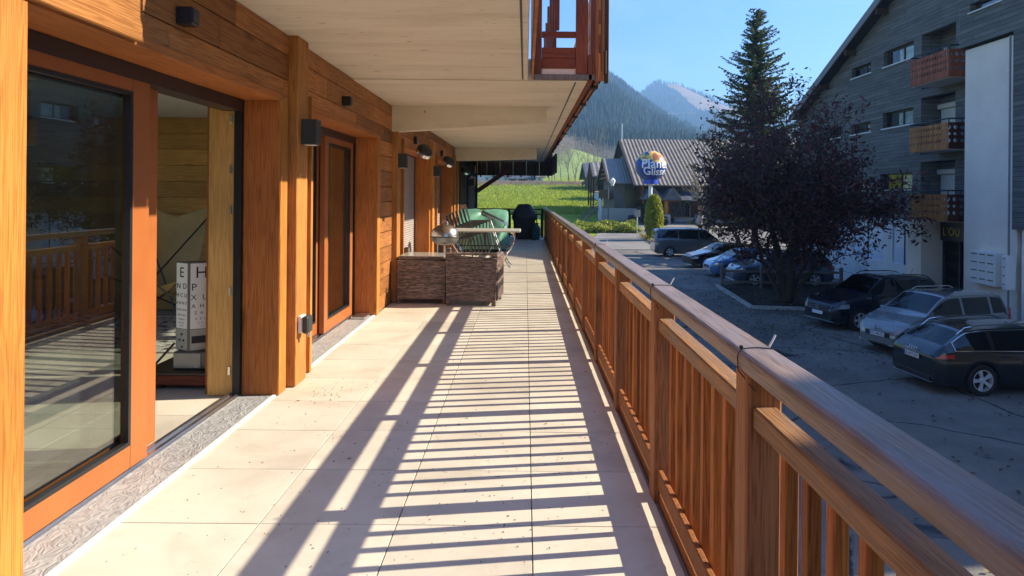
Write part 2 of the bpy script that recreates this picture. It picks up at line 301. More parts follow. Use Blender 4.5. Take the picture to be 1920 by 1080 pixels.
# ------------------------------------------------------------------ helpers
ORG = {}
def tag(o, label=None, cat=None, group=None, kind=None):
    for k, v in (('label', label), ('category', cat), ('group', group), ('kind', kind)):
        if v: o[k] = v
    return o
def empty(name, loc=(0,0,0), rz=0, label=None, cat=None, group=None):
    o = bpy.data.objects.new(name, None); COL.objects.link(o); o.location = loc; o.rotation_euler = (0,0,rz); o.empty_display_size = .2
    ORG[o.name] = Vector(loc); return tag(o, label, cat, group)
def link(name, me, parent=None, local=True):
    o = bpy.data.objects.new(name, me); COL.objects.link(o)
    if parent: o.parent = parent
    return o
def copy_tree(o, parent=None):
    c = o.copy(); COL.objects.link(c); c.parent = parent
    for ch in list(o.children): copy_tree(ch, c)
    return c
class MB:
    """collects geometry in the thing's own coordinates, becomes ONE mesh object"""
    def __init__(s): s.v = []; s.f = []; s.sm = []
    def add(s, vs, fs, smooth=False):
        o = len(s.v); s.v += [tuple(p) for p in vs]; s.f += [tuple(i+o for i in f) for f in fs]; s.sm += [smooth]*len(fs); return s
    def box(s, x0, x1, y0, y1, z0, z1):
        v = [(x,y,z) for z in (z0,z1) for y in (y0,y1) for x in (x0,x1)]
        return s.add(v, [(0,2,3,1),(4,5,7,6),(0,1,5,4),(2,6,7,3),(0,4,6,2),(1,3,7,5)])
    def cbox(s, x0, x1, y0, y1, z0, z1, c=.004):
        if c*2.1 > min(x1-x0, y1-y0, z1-z0): c = min(x1-x0, y1-y0, z1-z0)*.3
        b = bmesh.new(); bmesh.ops.create_cube(b, size=1)
        for q in b.verts: q.co = Vector(((x0+x1)/2+q.co.x*(x1-x0), (y0+y1)/2+q.co.y*(y1-y0), (z0+z1)/2+q.co.z*(z1-z0)))
        bmesh.ops.bevel(b, geom=b.edges[:], offset=c, segments=1, affect='EDGES', profile=.5)
        b.verts.index_update(); s.add([q.co[:] for q in b.verts], [[q.index for q in f.verts] for f in b.faces]); b.free(); return s
    def obox(s, a, b_, w, h, up=(0,0,1)):
        """beam from a to b, w across, h along up"""
        a, b_ = Vector(a), Vector(b_); d = (b_-a).normalized(); upv = Vector(up)
        if abs(d.dot(upv)) > .98: upv = Vector((0,1,0))
        r = d.cross(upv).normalized(); u = r.cross(d).normalized(); vs = []
        for p in (a, b_):
            for i, j in ((-1,-1),(1,-1),(1,1),(-1,1)): vs.append(p + r*(i*w/2) + u*(j*h/2))
        return s.add(vs, [(3,2,1,0),(4,5,6,7),(0,1,5,4),(1,2,6,5),(2,3,7,6),(3,0,4,7)])
    def tube(s, pts, rad, n=8, cap=True):
        pts = [Vector(p) for p in pts]; rad = rad if isinstance(rad, (list, tuple)) else [rad]*len(pts); vs = []; fs = []
        pr = None
        for i, p in enumerate(pts):
            d = (pts[min(i+1, len(pts)-1)] - pts[max(i-1, 0)])
            d = d.normalized() if d.length > 1e-9 else Vector((0,0,1))
            r = pr - d*pr.dot(d) if pr is not None else d.orthogonal()
            if r.length < 1e-6: r = d.orthogonal()
            r.normalize(); pr = r; u = d.cross(r)
            for k in range(n):
                t = 2*math.pi*k/n; vs.append(p + (r*math.cos(t) + u*math.sin(t))*rad[i])
        for i in range(len(pts)-1):
            for k in range(n): k2 = (k+1) % n; fs.append((i*n+k, i*n+k2, (i+1)*n+k2, (i+1)*n+k))
        if cap: fs += [tuple(range(n-1, -1, -1)), tuple(range((len(pts)-1)*n, len(pts)*n))]
        return s.add(vs, fs, True)
    def lathe(s, prof, n=24, c=(0,0,0), axis='Z'):
        vs = []; fs = []
        for r, z in prof:
            for k in range(n):
                t = 2*math.pi*k/n; p = (r*math.cos(t), r*math.sin(t), z)
                if axis == 'Y': p = (p[0], p[2], p[1])
                if axis == 'X': p = (p[2], p[0], p[1])
                vs.append((c[0]+p[0], c[1]+p[1], c[2]+p[2]))
        for i in range(len(prof)-1):
            for k in range(n): k2 = (k+1) % n; fs.append((i*n+k, i*n+k2, (i+1)*n+k2, (i+1)*n+k))
        return s.add(vs, fs, True)
    def prism(s, poly, axis, a, b):
        """polygon in the plane across axis, extruded from a to b; for X poly=(y,z), Y (x,z), Z (x,y)"""
        f = {'X': lambda p, t: (t, p[0], p[1]), 'Y': lambda p, t: (p[0], t, p[1]), 'Z': lambda p, t: (p[0], p[1], t)}[axis]
        k = len(poly); vs = [f(p, a) for p in poly] + [f(p, b) for p in poly]
        return s.add(vs, [tuple(range(k-1, -1, -1)), tuple(range(k, 2*k))] + [(i, (i+1) % k, k+(i+1) % k, k+i) for i in range(k)])
    def xf(s, m):
        s.v = [tuple(m @ Vector(p)) for p in s.v]; return s
    def mesh(s, name, material):
        me = bpy.data.meshes.new(name); me.from_pydata(s.v, [], s.f); me.materials.append(M[material] if isinstance(material, str) else material)
        me.polygons.foreach_set('use_smooth', s.sm); me.update()
        b = bmesh.new(); b.from_mesh(me)
        if len(b.faces) < 6000: bmesh.ops.recalc_face_normals(b, faces=b.faces)
        b.to_mesh(me); b.free()
        if any(s.sm): me.set_sharp_from_angle(angle=R(40))
        return me
    def build(s, name, material, parent=None, **kw):
        if parent is not None and parent.name in ORG:
            o = ORG[parent.name]
            if o.length > 1e-9: s.v = [(p[0]-o[0], p[1]-o[1], p[2]-o[2]) for p in s.v]
        ob = link(name, s.mesh(name, material), parent)
        if parent is not None and parent.name in ORG: ORG[ob.name] = ORG[parent.name]
        return tag(ob, **kw)
def text_mesh(txt, size, depth=.004, res=3, spacing=1.0):
    """lettering as a mesh: x right, y up, centred, faces +z"""
    c = bpy.data.curves.new('lettering', 'FONT'); c.body = txt; c.size = size; c.extrude = depth/2; c.align_x = 'CENTER'; c.align_y = 'CENTER'; c.resolution_u = res; c.space_character = spacing
    o = bpy.data.objects.new('lettering', c); COL.objects.link(o)
    dg = bpy.context.evaluated_depsgraph_get(); me = bpy.data.meshes.new_from_object(o.evaluated_get(dg))
    bpy.data.objects.remove(o); bpy.data.curves.remove(c); return me
def put_text(txt, size, parent, mtx, material, name='lettering', depth=.004, bold=0, fn=None, spacing=1.0):
    me = text_mesh(txt, size, depth, spacing=spacing); me.materials.clear(); me.materials.append(M[material])
    org = ORG.get(parent.name, Vector()) if parent else Vector()
    for v in me.vertices:
        p = v.co.copy()
        if fn: p = fn(p)
        v.co = (mtx @ p) - org
    return link(name, me, parent)
def facing(pos, nx, ny, up=(0,0,1)):
    """matrix that lays text at pos on a vertical face whose normal is (nx,ny,0)"""
    z = Vector((nx, ny, 0)).normalized(); y = Vector(up); x = y.cross(z)
    m = Matrix((x, y, z)).transposed().to_4x4(); m.translation = Vector(pos); return m
# ------------------------------------------------------------------ terrain
GZ = -2.84
PROF = [(-60, GZ), (50, GZ), (62, -2.3), (76, -1.54), (82, -1.0), (100, -.3), (130, .9), (160, 2.6), (190, 4.6), (260, 9), (420, 20), (900, 30), (4200, 60)]
def gz(x, y):
    for (a, za), (b, zb) in zip(PROF, PROF[1:]):
        if y <= b:
            t = max(0, (y-a)/(b-a)); return za + (zb-za)*t
    return PROF[-1][1]
def sheet(name, xs, ys, fz, material, kind='structure', parent=None):
    vs = [(x, y, fz(x, y)) for y in ys for x in xs]; nx = len(xs)
    fs = [(j*nx+i, j*nx+i+1, (j+1)*nx+i+1, (j+1)*nx+i) for j in range(len(ys)-1) for i in range(nx-1)]
    o = MB().add(vs, fs, True).build(name, material, parent); return tag(o, kind=kind)
gx = [-3000, -600, -200, -100, -60] + list(range(-40, 61, 5)) + [80, 120, 200, 400, 800, 3000]
gy = [-400, -100, -30, 0, 20, 40, 50, 56, 62, 69, 76, 82, 90, 100, 115, 130, 145, 160, 175, 190, 225, 260, 340, 420, 900, 2000, 4200]
def hump(x, y):
    return math.sin(x*.07+1)*math.sin(y*.05)*.35*max(0, min(1, (y-85)/40))
sheet('ground', gx, gy, lambda x, y: gz(x, y) + hump(x, y), 'grass')
# parking lot and the road past the shop, one sheet 2 cm above the meadow
lotx = [-30, -10, 0, 10, 20, 34]
sheet('parking_lot', lotx, [-30, 0, 20, 40, 50, 56, 62.], lambda x, y: gz(x, y)+.02, 'asphalt')
def patch(name, poly, dz, material, kind='structure'):
    """flat polygon draped on the ground, triangulated finely enough to follow it"""
    b = bmesh.new(); f = b.faces.new([b.verts.new((x, y, 0)) for x, y in poly])
    for yc in [q for q, _ in PROF]:
        bmesh.ops.bisect_plane(b, geom=b.verts[:]+b.edges[:]+b.faces[:], plane_co=(0, yc, 0), plane_no=(0, 1, 0))
    for v in b.verts: v.co.z = gz(v.co.x, v.co.y)+dz
    me = bpy.data.meshes.new(name); b.to_mesh(me); b.free(); me.materials.append(M[material])
    return tag(link(name, me), kind=kind)
M['paleroad'] = ground_mat('sun_bleached_road', [(.3, (.19,.18,.165)), (.5, (.25,.235,.215)), (.7, (.31,.295,.27))], .3, 18., .2)
patch('road', [(4.5, 52.5), (34, 52.5), (34, 80), (14.5, 80), (10.5, 76), (7.5, 68)], .045, 'paleroad')
patch('traffic_island', [(10.2, 56.2), (12.6, 55.2), (14.8, 56.0), (15.5, 60), (13.6, 63.2), (11.4, 62)], .12, 'soil')
bed = [(8.64, 26.1), (17, 25.1), (17, 33.6), (9.0, 32.6)]
patch('planting_bed', bed, .09, 'soil')

# ------------------------------------------------------------------ terrace floor
tf = tag(empty('terrace_floor', (0, 0, 0)), kind='structure')
MB().box(-1.82, .645, -1.5, 24.2, -.35, -.012).build('slab', 'grout', tf)
xs = [-1.775, -1.16, -.555, .041, .63]
ys = [-1.15 + .597*k for k in range(0, 43)]
tmesh = {}
for i in range(4):
    x0, x1 = xs[i]+.0025, xs[i+1]-.0025; w = x1-x0
    tmesh[i] = MB().cbox(-w/2, w/2, -.296, .296, -.012, 0, .0015).mesh('tile', 'tile')
    for j in range(42):
        o = link('tile', tmesh[i], tf); o.location = ((x0+x1)/2, ys[j]+.2985, random.uniform(-.0006, .0006))

# ------------------------------------------------------------------ the timber chalet with its terrace door openings
ch = empty('timber_chalet', (-1.8, 2, 0), label='timber chalet with stained plank walls and balcony slab over the tiled terrace', cat='house')
XB, XC, XP = -1.777, -1.757, -1.705      # board face, casing face, post face
OPEN = [(2.41, 4.925), (5.60, 8.172), (9.83, 12.6), (13.58, 16.4)]
HEAD = 2.115; CEIL = 2.63
# structural core behind the boards
for a, b_ in [(-3, 1.2), (4.97, 5.57), (8.22, 9.8), (12.65, 13.55), (16.45, 24.5)]:
    MB().box(-2.30, XB-.03, a, b_, -.01, CEIL+.4).build('wall_core', 'plankY', ch)
MB().box(-2.30, XB-.03, -3, 24.5, HEAD+.05, CEIL+.4).build('wall_core', 'plankY', ch)
# boards: below the lintels between openings, full rows above
def plank(y0, y1, z0, z1, m='plankY', x=XB, parent=ch):
    MB().cbox(x-.026, x, y0+.002, y1-.002, z0+.003, z1-.003, .0035).build('plank', m, parent)
rows = [i*.1924 for i in range(12)]
for a, b_ in [(5.08, 5.565), (8.30, 9.78), (12.78, 13.53), (16.56, 17.75)]:
    for k in range(11): plank(a, b_, rows[k]+.004, rows[k+1])
for z0, z1, cuts in [(2.117, 2.29, [-1, 2.0, 3.42, 5.05, 5.44, 7.2, 8.62, 9.4, 11.4, 12.72, 15, 16.5, 17.75]),
                     (2.29, 2.475, [-1, 2.9, 3.98, 5.2, 5.44, 6.15, 8.0, 9.2, 9.45, 10.9, 12.7, 14.4, 16.6, 17.75]),
                     (2.475, 2.63, [-1, 1.6, 4.2, 5.2, 5.44, 7.6, 9.2, 9.45, 12.0, 12.7, 15.5, 17.75])]:
    for a, b_ in zip(cuts, cuts[1:]): plank(a, b_, z0, z1)
for k in range(2): plank(-1, 3.16, 2.63+k*.19, 2.82+k*.19)
# dark stained far section
yy = 17.78
while yy < 24.4:
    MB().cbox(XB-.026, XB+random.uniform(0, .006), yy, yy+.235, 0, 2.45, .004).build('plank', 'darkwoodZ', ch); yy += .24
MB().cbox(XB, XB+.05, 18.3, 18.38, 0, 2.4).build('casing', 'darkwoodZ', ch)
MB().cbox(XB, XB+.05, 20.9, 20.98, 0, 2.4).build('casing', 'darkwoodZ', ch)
# posts
for a, b_, m in [(5.14, 5.385, 'postZ'), (9.17, 9.4, 'postZ'), (12.69, 12.9, 'postZ'), (16.6, 16.85, 'postZ'), (17.45, 17.7, 'postZ'), (24.36, 24.58, 'darkwoodZ')]:
    MB().cbox(XB-.02, XP, a, b_, .005, CEIL if b_ < 8 or b_ > 20 else 2.4, .006).build('post', m, ch)
# opening surrounds
for i, (a, b_) in enumerate(OPEN):
    if i == 0:
        MB().cbox(-2.02, XC+.012, a-.30, a, .005, 3.0, .005).build('casing', 'honeyZ', ch)
        MB().cbox(XC, XC+.035, -1, 3.09, HEAD+.012, 2.345, .006).build('lintel', 'lintel', ch)
    else:
        MB().cbox(-2.02, XC+.03, a-.045, a, .005, HEAD+.12, .004).build('casing', 'postZ', ch)
    MB().cbox(-2.02, XC, b_, b_+.15, .005, HEAD+.02, .004).build('reveal', 'revealZ', ch)
    MB().cbox(XC-.02, XC+.006, b_+.002, b_+.14, .005, HEAD+.02, .004).build('casing', 'honeyZ', ch)
    MB().cbox(-2.02, XC, a+.002, b_-.002, HEAD, HEAD+.05, .004).build('soffit', 'revealY', ch)
# thresholds: zinc flashing, aluminium track, sealant bead
for a, b_ in OPEN:
    MB().box(-2.02, -1.80, a+.003, b_-.003, -.006, .004).build('flashing', 'zinc', ch)
    t = MB().box(-2.12, -2.02, a+.003, b_-.003, -.006, .012).box(-2.10, -2.085, a+.003, b_-.003, .012, .026).box(-2.05, -2.035, a+.003, b_-.003, .012, .022); t.build('track', 'alu', ch)
    MB().cbox(-1.80, -1.772, a-.2 if a < 3 else a+.003, b_-.003, -.006, .010, .003).build('sealant', 'caulk', ch)
MB().cbox(-1.99, -1.83, 7.90, 8.165, .005, .035).build('vent_cover', 'alu', ch)
# sliding leaves
def leaf(x, y0, y1, st=.115, rail=.12, rt=.07, zt=2.04, m='frame', zb=.028, gm='glass'):
    d = link('sliding_door', MB().cbox(-.028, .028, 0, st, 0, zt-zb, .004).cbox(-.028, .028, y1-y0-st, y1-y0, 0, zt-zb, .004)
             .cbox(-.027, .027, st, y1-y0-st, 0, rail, .004).cbox(-.027, .027, st, y1-y0-st, zt-zb-rt, zt-zb, .004).mesh('sliding_door', m), ch)
    L = Vector((x, y0, zb)); d.location = L - ORG[ch.name]; ORG[d.name] = Vector()
    MB().box(-.012, -.008, st-.01, y1-y0-st+.01, rail-.01, zt-zb-rt+.01).build('glass_pane', gm, d)
    MB().box(.0, .0295, st, st+.022, rail, zt-zb-rt).box(.0, .0295, y1-y0-st-.022, y1-y0-st, rail, zt-zb-rt).box(0, .0295, st+.022, y1-y0-st-.022, rail, rail+.02).box(0, .0295, st+.022, y1-y0-st-.022, zt-zb-rt-.02, zt-zb-rt).build('gasket', 'black', d)
    return d
leaf(-2.055, 2.05, 3.71, st=.16)
leaf(-2.14, 2.25, 3.95, st=.15)
MB().box(-2.112, -2.100, 3.66, 3.755, .05, 2.02).build('dark_gap_strip', 'black', ch)  # black strip put in for the dark gap between the two leaves
leaf(-2.055, 6.97, 8.09, st=.12); leaf(-2.125, 5.66, 7.03, st=.12)
for a, b_ in OPEN[:2]:
    MB().box(-2.16, -2.022, a, b_-.001, 2.035, HEAD).build('door_head', 'framedark', ch)
    MB().box(-2.075, -2.024, b_-.03, b_-.002, .012, 2.035).build('door_jamb', 'black', ch)
# roller shutters of the next two openings, slats in one mesh
for a, b_ in OPEN[2:]:
    s = MB(); z = .02
    while z < 2.1: s.prism([(-2.05, z), (-2.035, z+.004), (-2.030, z+.019), (-2.035, z+.034), (-2.05, z+.037)], 'Y', a+.03, b_-.03); z += .038
    tag(s.build('shutter_slats', plain('grey_shutter_%d' % int(a), (.34,.30,.29), .5), ch), kind='stuff')
    MB().box(-2.07, -2.02, b_-.03, b_-.002, .01, HEAD).build('shutter_guide', 'anthracite', ch); MB().box(-2.07, -2.02, a+.002, a+.03, .01, HEAD).build('shutter_guide', 'anthracite', ch)

# ------------------------------------------------------------------ room behind the open door
rm = tag(empty('room', (-4, 5, 0)), kind='structure')
MB().box(-8, -2.30, 1.0, 8.55, -.2, -.02).build('room_slab', 'grout', rm)
tm2 = MB().cbox(-.3, .3, -.296, .296, -.02, -.003, .0015).mesh('tile', 'tile')
for i in range(5):
    for j in range(9):
        o = link('tile', tm2, rm); o.location = (Vector((-2.43-.604*i, 3.0+.597*j, 0)) - ORG[rm.name])
M['ceilwhite'] = plain('white_ceiling', (.60,.59,.55), .8, var=.03)
MB().box(-8, -2.30, 1.0, 8.55, 2.37, 2.47).build('room_ceiling', 'ceilwhite', rm)
for k in range(12):
    MB().cbox(-8, -2.31, 8.5, 8.54, k*.198, k*.198+.195, .004).build('plank', 'pineX', rm)
MB().box(-8, -2.31, 8.541, 8.6, -.02, 2.4).build('wall_backing', 'pineX', rm)
MB().box(-8.1, -8, 1.0, 8.6, -.02, .35).build('parapet', 'ceilwhite', rm); MB().box(-8, -2.31, .9, 1.0, -.02, 2.4).build('side_wall', 'ceilwhite', rm)
for y in (1.05, 3.5, 6.0, 8.4): MB().cbox(-8.09, -8.01, y, y+.1, .35, 2.37).build('added_opening_mullion', 'pineZ', rm)  # unseen open side, added to let daylight brighten the room
MB().lathe([(0, 2.366), (.055, 2.366), (.06, 2.37)], 20, (-3.35, 5.9, 0)).build('downlight', 'alu', rm)
jb = MB().cbox(-2.262, -2.078, 4.915, 4.965, .0, 2.117, .004).build('door_lining', 'pineZ', ch)
for z in (.18, .75, 1.33, 1.62, 1.98):
    MB().cbox(-2.115, -2.095, 4.908, 4.916, z-.03, z+.03, .002).build('striker_plate', 'chrome', jb)
MB().box(-2.30, -2.18, 2.0, 4.88, 2.12, 2.4).build('inner_lintel', 'pineX', ch)

# ------------------------------------------------------------------ balcony slab overhead
cp = []
for y0, y1, xr in [(3.33, 4.02, .017), (4.02, 5.27, .017), (5.27, 6.30, .017), (6.30, 7.05, .017)]:
    MB().cbox(-1.80, xr, y0+.002, y1-.002, CEIL, CEIL+.22, .006).build('ceiling_panel', 'concrete', ch)
MB().box(-.045, -.03, 3.4, 7.0, CEIL-.004, CEIL+.01).build('drip_groove', 'anthracite', ch)
for y0, y1 in [(7.056, 7.85), (7.85, 9.1), (9.1, 11.4), (11.4, 13.5), (13.5, 15.4), (15.4, 17.3), (17.3, 19.6), (19.6, 21.9), (21.9, 24.3)]:
    MB().cbox(-1.80, .63, y0+.002, y1-.002, CEIL-.012, CEIL+.22, .006).build('ceiling_panel', 'concrete', ch)
MB().box(.50, .515, 7.1, 24.2, CEIL-.016, CEIL).build('drip_groove', 'anthracite', ch)
def conc_beam(y, th, zl, zr, xr):
    MB().prism([(-1.80, zl), (xr, zr), (xr+.03, zr+.02), (xr+.03, CEIL-.013), (-1.80, CEIL-.013)], 'Y', y, y+th).build('concrete_beam', 'concrete', ch)
conc_beam(9.12, .20, 2.275, 2.405, .245); conc_beam(17.35, .22, 2.285, 2.345, .25)
# fascia and joist ends along the balcony edge
MB().cbox(.632, .675, 7.02, 24.3, CEIL-.03, CEIL+.26, .006).build('fascia', 'redwoodZ', ch)
for k in range(12):
    y = 7.5+1.45*k
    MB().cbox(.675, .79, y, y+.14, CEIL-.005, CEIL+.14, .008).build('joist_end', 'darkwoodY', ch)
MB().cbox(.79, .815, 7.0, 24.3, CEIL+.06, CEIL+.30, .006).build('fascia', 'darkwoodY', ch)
# balcony balustrades above: near one along x=.05, end panel at y=7.05, far one along x=.72
def fret_outline(w, h):
    p = []
    n = 40
    for i in range(n+1):
        t = i/n; k = 1-.60*max(math.exp(-((t-.32)/.065)**4), math.exp(-((t-.57)/.05)**4), math.exp(-((t-.82)/.065)**4))
        p.append((w/2*k, h*t))
    return p + [(-a, b_) for a, b_ in reversed(p)]
fm = MB().prism(fret_outline(.128, 1.05), 'X', -.011, .011).mesh('fret_board', 'fretZ')
for k in range(27):
    o = link('fret_board', fm, ch); o.location = Vector((.06, 3.40+.135*k, CEIL-.01)) - ORG[ch.name]
fm2 = MB().prism(fret_outline(.19, 1.1), 'X', -.012, .012).mesh('fret_board', 'fretZ')
for k in range(40):
    o = link('fret_board', fm2, ch); o.location = Vector((.745, 7.12+.205*k, CEIL+.02)) - ORG[ch.name]
MB().cbox(.115, .165, 3.35, 7.0, CEIL+.95, CEIL+1.03).build('balcony_rail', 'redwoodZ', ch)
eb = [(.045, .155, CEIL+.06, CEIL+1.2), (.505, .625, CEIL+.06, CEIL+1.2), (.285, .335, CEIL+.52, CEIL+1.2), (.66, .70, CEIL+.0, CEIL+1.2)]
for a, b_, z0, z1 in eb: MB().cbox(a, b_, 7.03, 7.11, z0, z1, .005).build('balcony_post', 'redwoodZ', ch)
for z0, z1 in [(.12, .225), (.228, .335), (.44, .50)]:
    MB().cbox(.157, .503, 7.045, 7.095, CEIL+z0, CEIL+z1, .004).build('balcony_rail', 'redwoodX', ch)
MB().cbox(.06, .70, 7.02, 7.12, CEIL+.0, CEIL+.058, .004).build('balcony_sill', 'greywoodZ', ch)
fc = MB().cbox(.705, .80, 7.035, 7.065, CEIL-.005, CEIL+1.2, .006).build('corner_board', 'fretZ', ch)
MB().cbox(.738, .768, 7.029, 7.036, CEIL+.09, CEIL+1.2, .003).build('carved_groove', 'redwoodZ', fc)
MB().cbox(.803, .842, 7.03, 7.12, CEIL-.02, CEIL+1.2, .006).build('balcony_post', 'darkwoodZ', ch)
for k in range(6): MB().cbox(.28, .33, 7.6+k*.9, 7.66+k*.9, CEIL+.2, CEIL+1.4, .004).build('balcony_post', 'redwoodZ', ch)
# neighbouring eave beyond the slab and its brace
ev = empty('wooden_eave', (-.5, 24.7, 2.1), label='dark wooden eave hanging beyond the far end of the concrete slab', cat='eave')
for k in range(6):
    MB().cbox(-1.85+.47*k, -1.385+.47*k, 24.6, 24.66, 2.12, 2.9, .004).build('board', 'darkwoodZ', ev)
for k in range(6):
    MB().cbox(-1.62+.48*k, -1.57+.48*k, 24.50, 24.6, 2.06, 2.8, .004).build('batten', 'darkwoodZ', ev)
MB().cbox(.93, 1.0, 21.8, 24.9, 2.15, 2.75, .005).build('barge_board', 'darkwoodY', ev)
MB().obox((-1.72, 24.42, 1.55), (-.58, 24.42, 2.33), .09, .15).build('brace', 'redwoodX', ch)

# ------------------------------------------------------------------ terrace balustrade
rl = empty('terrace_railing', (.66, 3, 0), label='long brown wooden terrace balustrade with broad handrail above the car park', cat='railing')
POST_Y = [.603+1.367*k for k in range(17)]
pm = MB().cbox(-.05, .05, -.05, .05, -.3, .965, .006).mesh('post', 'rpostZ')
O = ORG[rl.name]
bm_ = MB().cbox(-.0175, .0175, -.02, .02, .085, .83, .003).mesh('baluster', 'balZ')
L = 1.367
hm = None
def hand_prof():
    p = []
    x0, x1, z0, z1, r = .612, .726, .968, 1.022, .020
    p += [(x0+.004, z0), (x1-.004, z0), (x1, z0+.004)]
    for k in range(5): t = math.pi/2*k/4; p.append((x1-r+r*math.cos(t), z1-r+r*math.sin(t)))
    for k in range(5): t = math.pi/2+math.pi/2*k/4; p.append((x0+r+r*math.cos(t), z1-r+r*math.sin(t)))
    p.append((x0, z0+.004)); return p
for i, y in enumerate(POST_Y):
    o = link('post', pm, rl); o.location = Vector((.672, y, 0)) - O
    yn = y + L
    if i == len(POST_Y)-1: break
    s = MB().cbox(.640, .708, y+.051, yn-.051, .811, .872, .005); s.build('mid_rail', 'midY', rl)
    MB().cbox(.642, .668, y+.051, yn-.051, .060, .150, .005).build('bottom_rail', 'rpostZ', rl)
    for k in range(8):
        b = link('baluster', bm_, rl); b.location = Vector((.687+random.uniform(-.0015, .0015), y+.05+(L-.10)*(k+1)/9+random.uniform(-.004, .004), random.uniform(-.006, .002))) - O; b.rotation_euler = (random.uniform(-.004, .004), 0, random.uniform(-.03, .03))
hc = [-1.6, .603, 1.97, 3.337, 6.071, 8.805, 11.539, 14.273, 17.007, 19.741, 23.1]
for a, b_ in zip(hc, hc[1:]):
    MB().prism(hand_prof(), 'Y', a+.0015, b_-.0015).build('handrail', 'railY', rl)
MB().cbox(.640, .708, -1.0, .552, .811, .872, .005).build('mid_rail', 'midY', rl)
MB().cbox(.642, .668, -1.0, .552, .060, .150, .005).build('bottom_rail', 'rpostZ', rl)
for k in range(10):
    b = link('baluster', bm_, rl); b.location = Vector((.687, .603-.05-.141*(k+1), 0)) - O
for a, b_ in zip(POST_Y, POST_Y[1:]):
    MB().cbox(.648, .672, a+.053, b_-.053, -.32, .036, .004).build('kick_board', 'rpostZ', rl)
# end balustrade across the terrace
er = empty('end_railing', (-.6, 23.15, 0), label='dark balustrade closing the far end of the terrace before the meadow', cat='railing')
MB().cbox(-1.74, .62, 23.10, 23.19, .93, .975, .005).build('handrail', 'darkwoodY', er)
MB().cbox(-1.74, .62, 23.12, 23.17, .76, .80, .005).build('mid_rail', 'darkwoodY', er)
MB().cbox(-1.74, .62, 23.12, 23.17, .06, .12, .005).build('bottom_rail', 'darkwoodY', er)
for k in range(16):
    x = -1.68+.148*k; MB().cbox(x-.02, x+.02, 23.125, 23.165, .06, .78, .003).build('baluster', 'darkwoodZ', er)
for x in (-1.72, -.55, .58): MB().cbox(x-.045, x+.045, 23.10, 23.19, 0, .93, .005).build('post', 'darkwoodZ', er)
# cable ties with white clips on the handrail
for k, (y, lab) in enumerate([(1.97, 'nearest'), (3.337, 'second nearest'), (6.071, 'third nearest')]):
    c = empty('cable', (.65, y, 1.03), label='thin black cable looped over the handrail, the %s of the loops' % lab, cat='cable', group='cables tied over the handrail')
    pts = [(.640, y-.07, .92), (.609, y-.012, .965), (.6095, y-.006, 1.003), (.622, y, 1.0225), (.66, y+.01, 1.0245), (.71, y+.002, 1.0235), (.728, y+.006, 1.01), (.730, y+.01, .95)]
    MB().tube(pts, .0016, 5).build('wire', 'black', c)
    MB().tube([(.712, y+.03, 1.022), (.722, y+.03, 1.040), (.732, y+.035, 1.056)], .0032, 6).build('clip', 'white', c)
    MB().lathe([(0, -.005), (.006, -.002), (.006, .004), (0, .007)], 8, (.622, y, 1.027)).build('knot', 'black', c)

# ------------------------------------------------------------------ wall fittings
for y, z, d in [(3.52, 2.352, 'above the open sliding door'), (6.67, 2.346, 'above the closed glass door')]:
    w = empty('spot_lamp', (XB, y, z), label='small black cube spotlight on the planks ' + d, cat='wall lamp', group='cube spotlights')
    MB().cbox(XB, XB+.085, y-.04, y+.04, z-.045, z+.045, .006).build('housing', 'black', w)
    MB().box(XB+.085, XB+.088, y-.03, y+.03, z-.032, z+.032).build('lens', 'anthracite', w)
for y, z, d, s in [(5.28, 1.92, 'nearest, on the first post', .085), (9.25, 1.895, 'second nearest, above the wicker furniture', .075), (12.80, 1.87, 'third nearest, behind the round grill', .08), (21.5, 1.80, 'farthest, on the dark end wall', .08)]:
    w = empty('wall_lamp', (XP, y, z), label='anthracite box wall lamp, ' + d, cat='wall lamp', group='box wall lamps')
    MB().cbox(XP if y < 20 else XB, XP+.115, y-s*.75, y+s*.75, z-.095, z+.095, .004).build('housing', 'anthracite', w)
    MB().cbox(XP+.02, XP+.095, y-s*.5, y+s*.5, z-.101, z-.095, .002).build('diffuser', 'white', w)
def heater(y, z, lab):
    h = empty('patio_heater', (XB, y, z), label=lab, cat='heater', group='tilting heaters on the wall')
    MB().cbox(XB, XB+.05, y-.05, y+.05, z+.10, z+.22, .008).build('bracket', 'black', h)
    MB().tube([(XB+.04, y, z+.13), (XB+.09, y-.01, z+.09), (XB+.11, y-.02, z+.05)], .012, 8).build('arm', 'chrome', h)
    m = Matrix.Translation((XB+.17, y-.02, z-.01)) @ Matrix.Rotation(R(38), 4, 'Y') @ Matrix.Rotation(R(28), 4, 'X')
    MB().lathe([(0, .085), (.07, .08), (.115, .05), (.13, .02), (.13, .005)], 24).xf(m).build('hood', 'anthracite', h)
    MB().lathe([(.1305, .005), (.135, -.05), (.13, -.055), (.12, -.05)], 24).xf(m).build('shade', 'chrome', h)
    MB().lathe([(0, -.035), (.08, -.04), (.118, -.05)], 24).xf(m).build('reflector', 'lens', h)
heater(10.95, 2.14, 'round black heater with steel rim above the first roller shutter')
heater(14.4, 2.14, 'round black heater with steel rim above the second roller shutter')
heater(18.6, 2.10, 'round heater high on the dark wall, nearer of two there')
heater(20.6, 2.06, 'round heater high on the dark wall near the brace')
sk = empty('socket_box', (XP, 5.22, .46), label='grey weatherproof socket box low on the first wall post', cat='socket')
MB().cbox(XP, XP+.035, 5.17, 5.27, .40, .53, .008).build('back_box', 'white', sk)
MB().cbox(XP+.035, XP+.085, 5.165, 5.275, .395, .525, .012).build('lid', 'anthracite', sk)
MB().cbox(XP+.06, XP+.08, 5.20, 5.24, .365, .395, .004).build('latch', 'alu', sk)
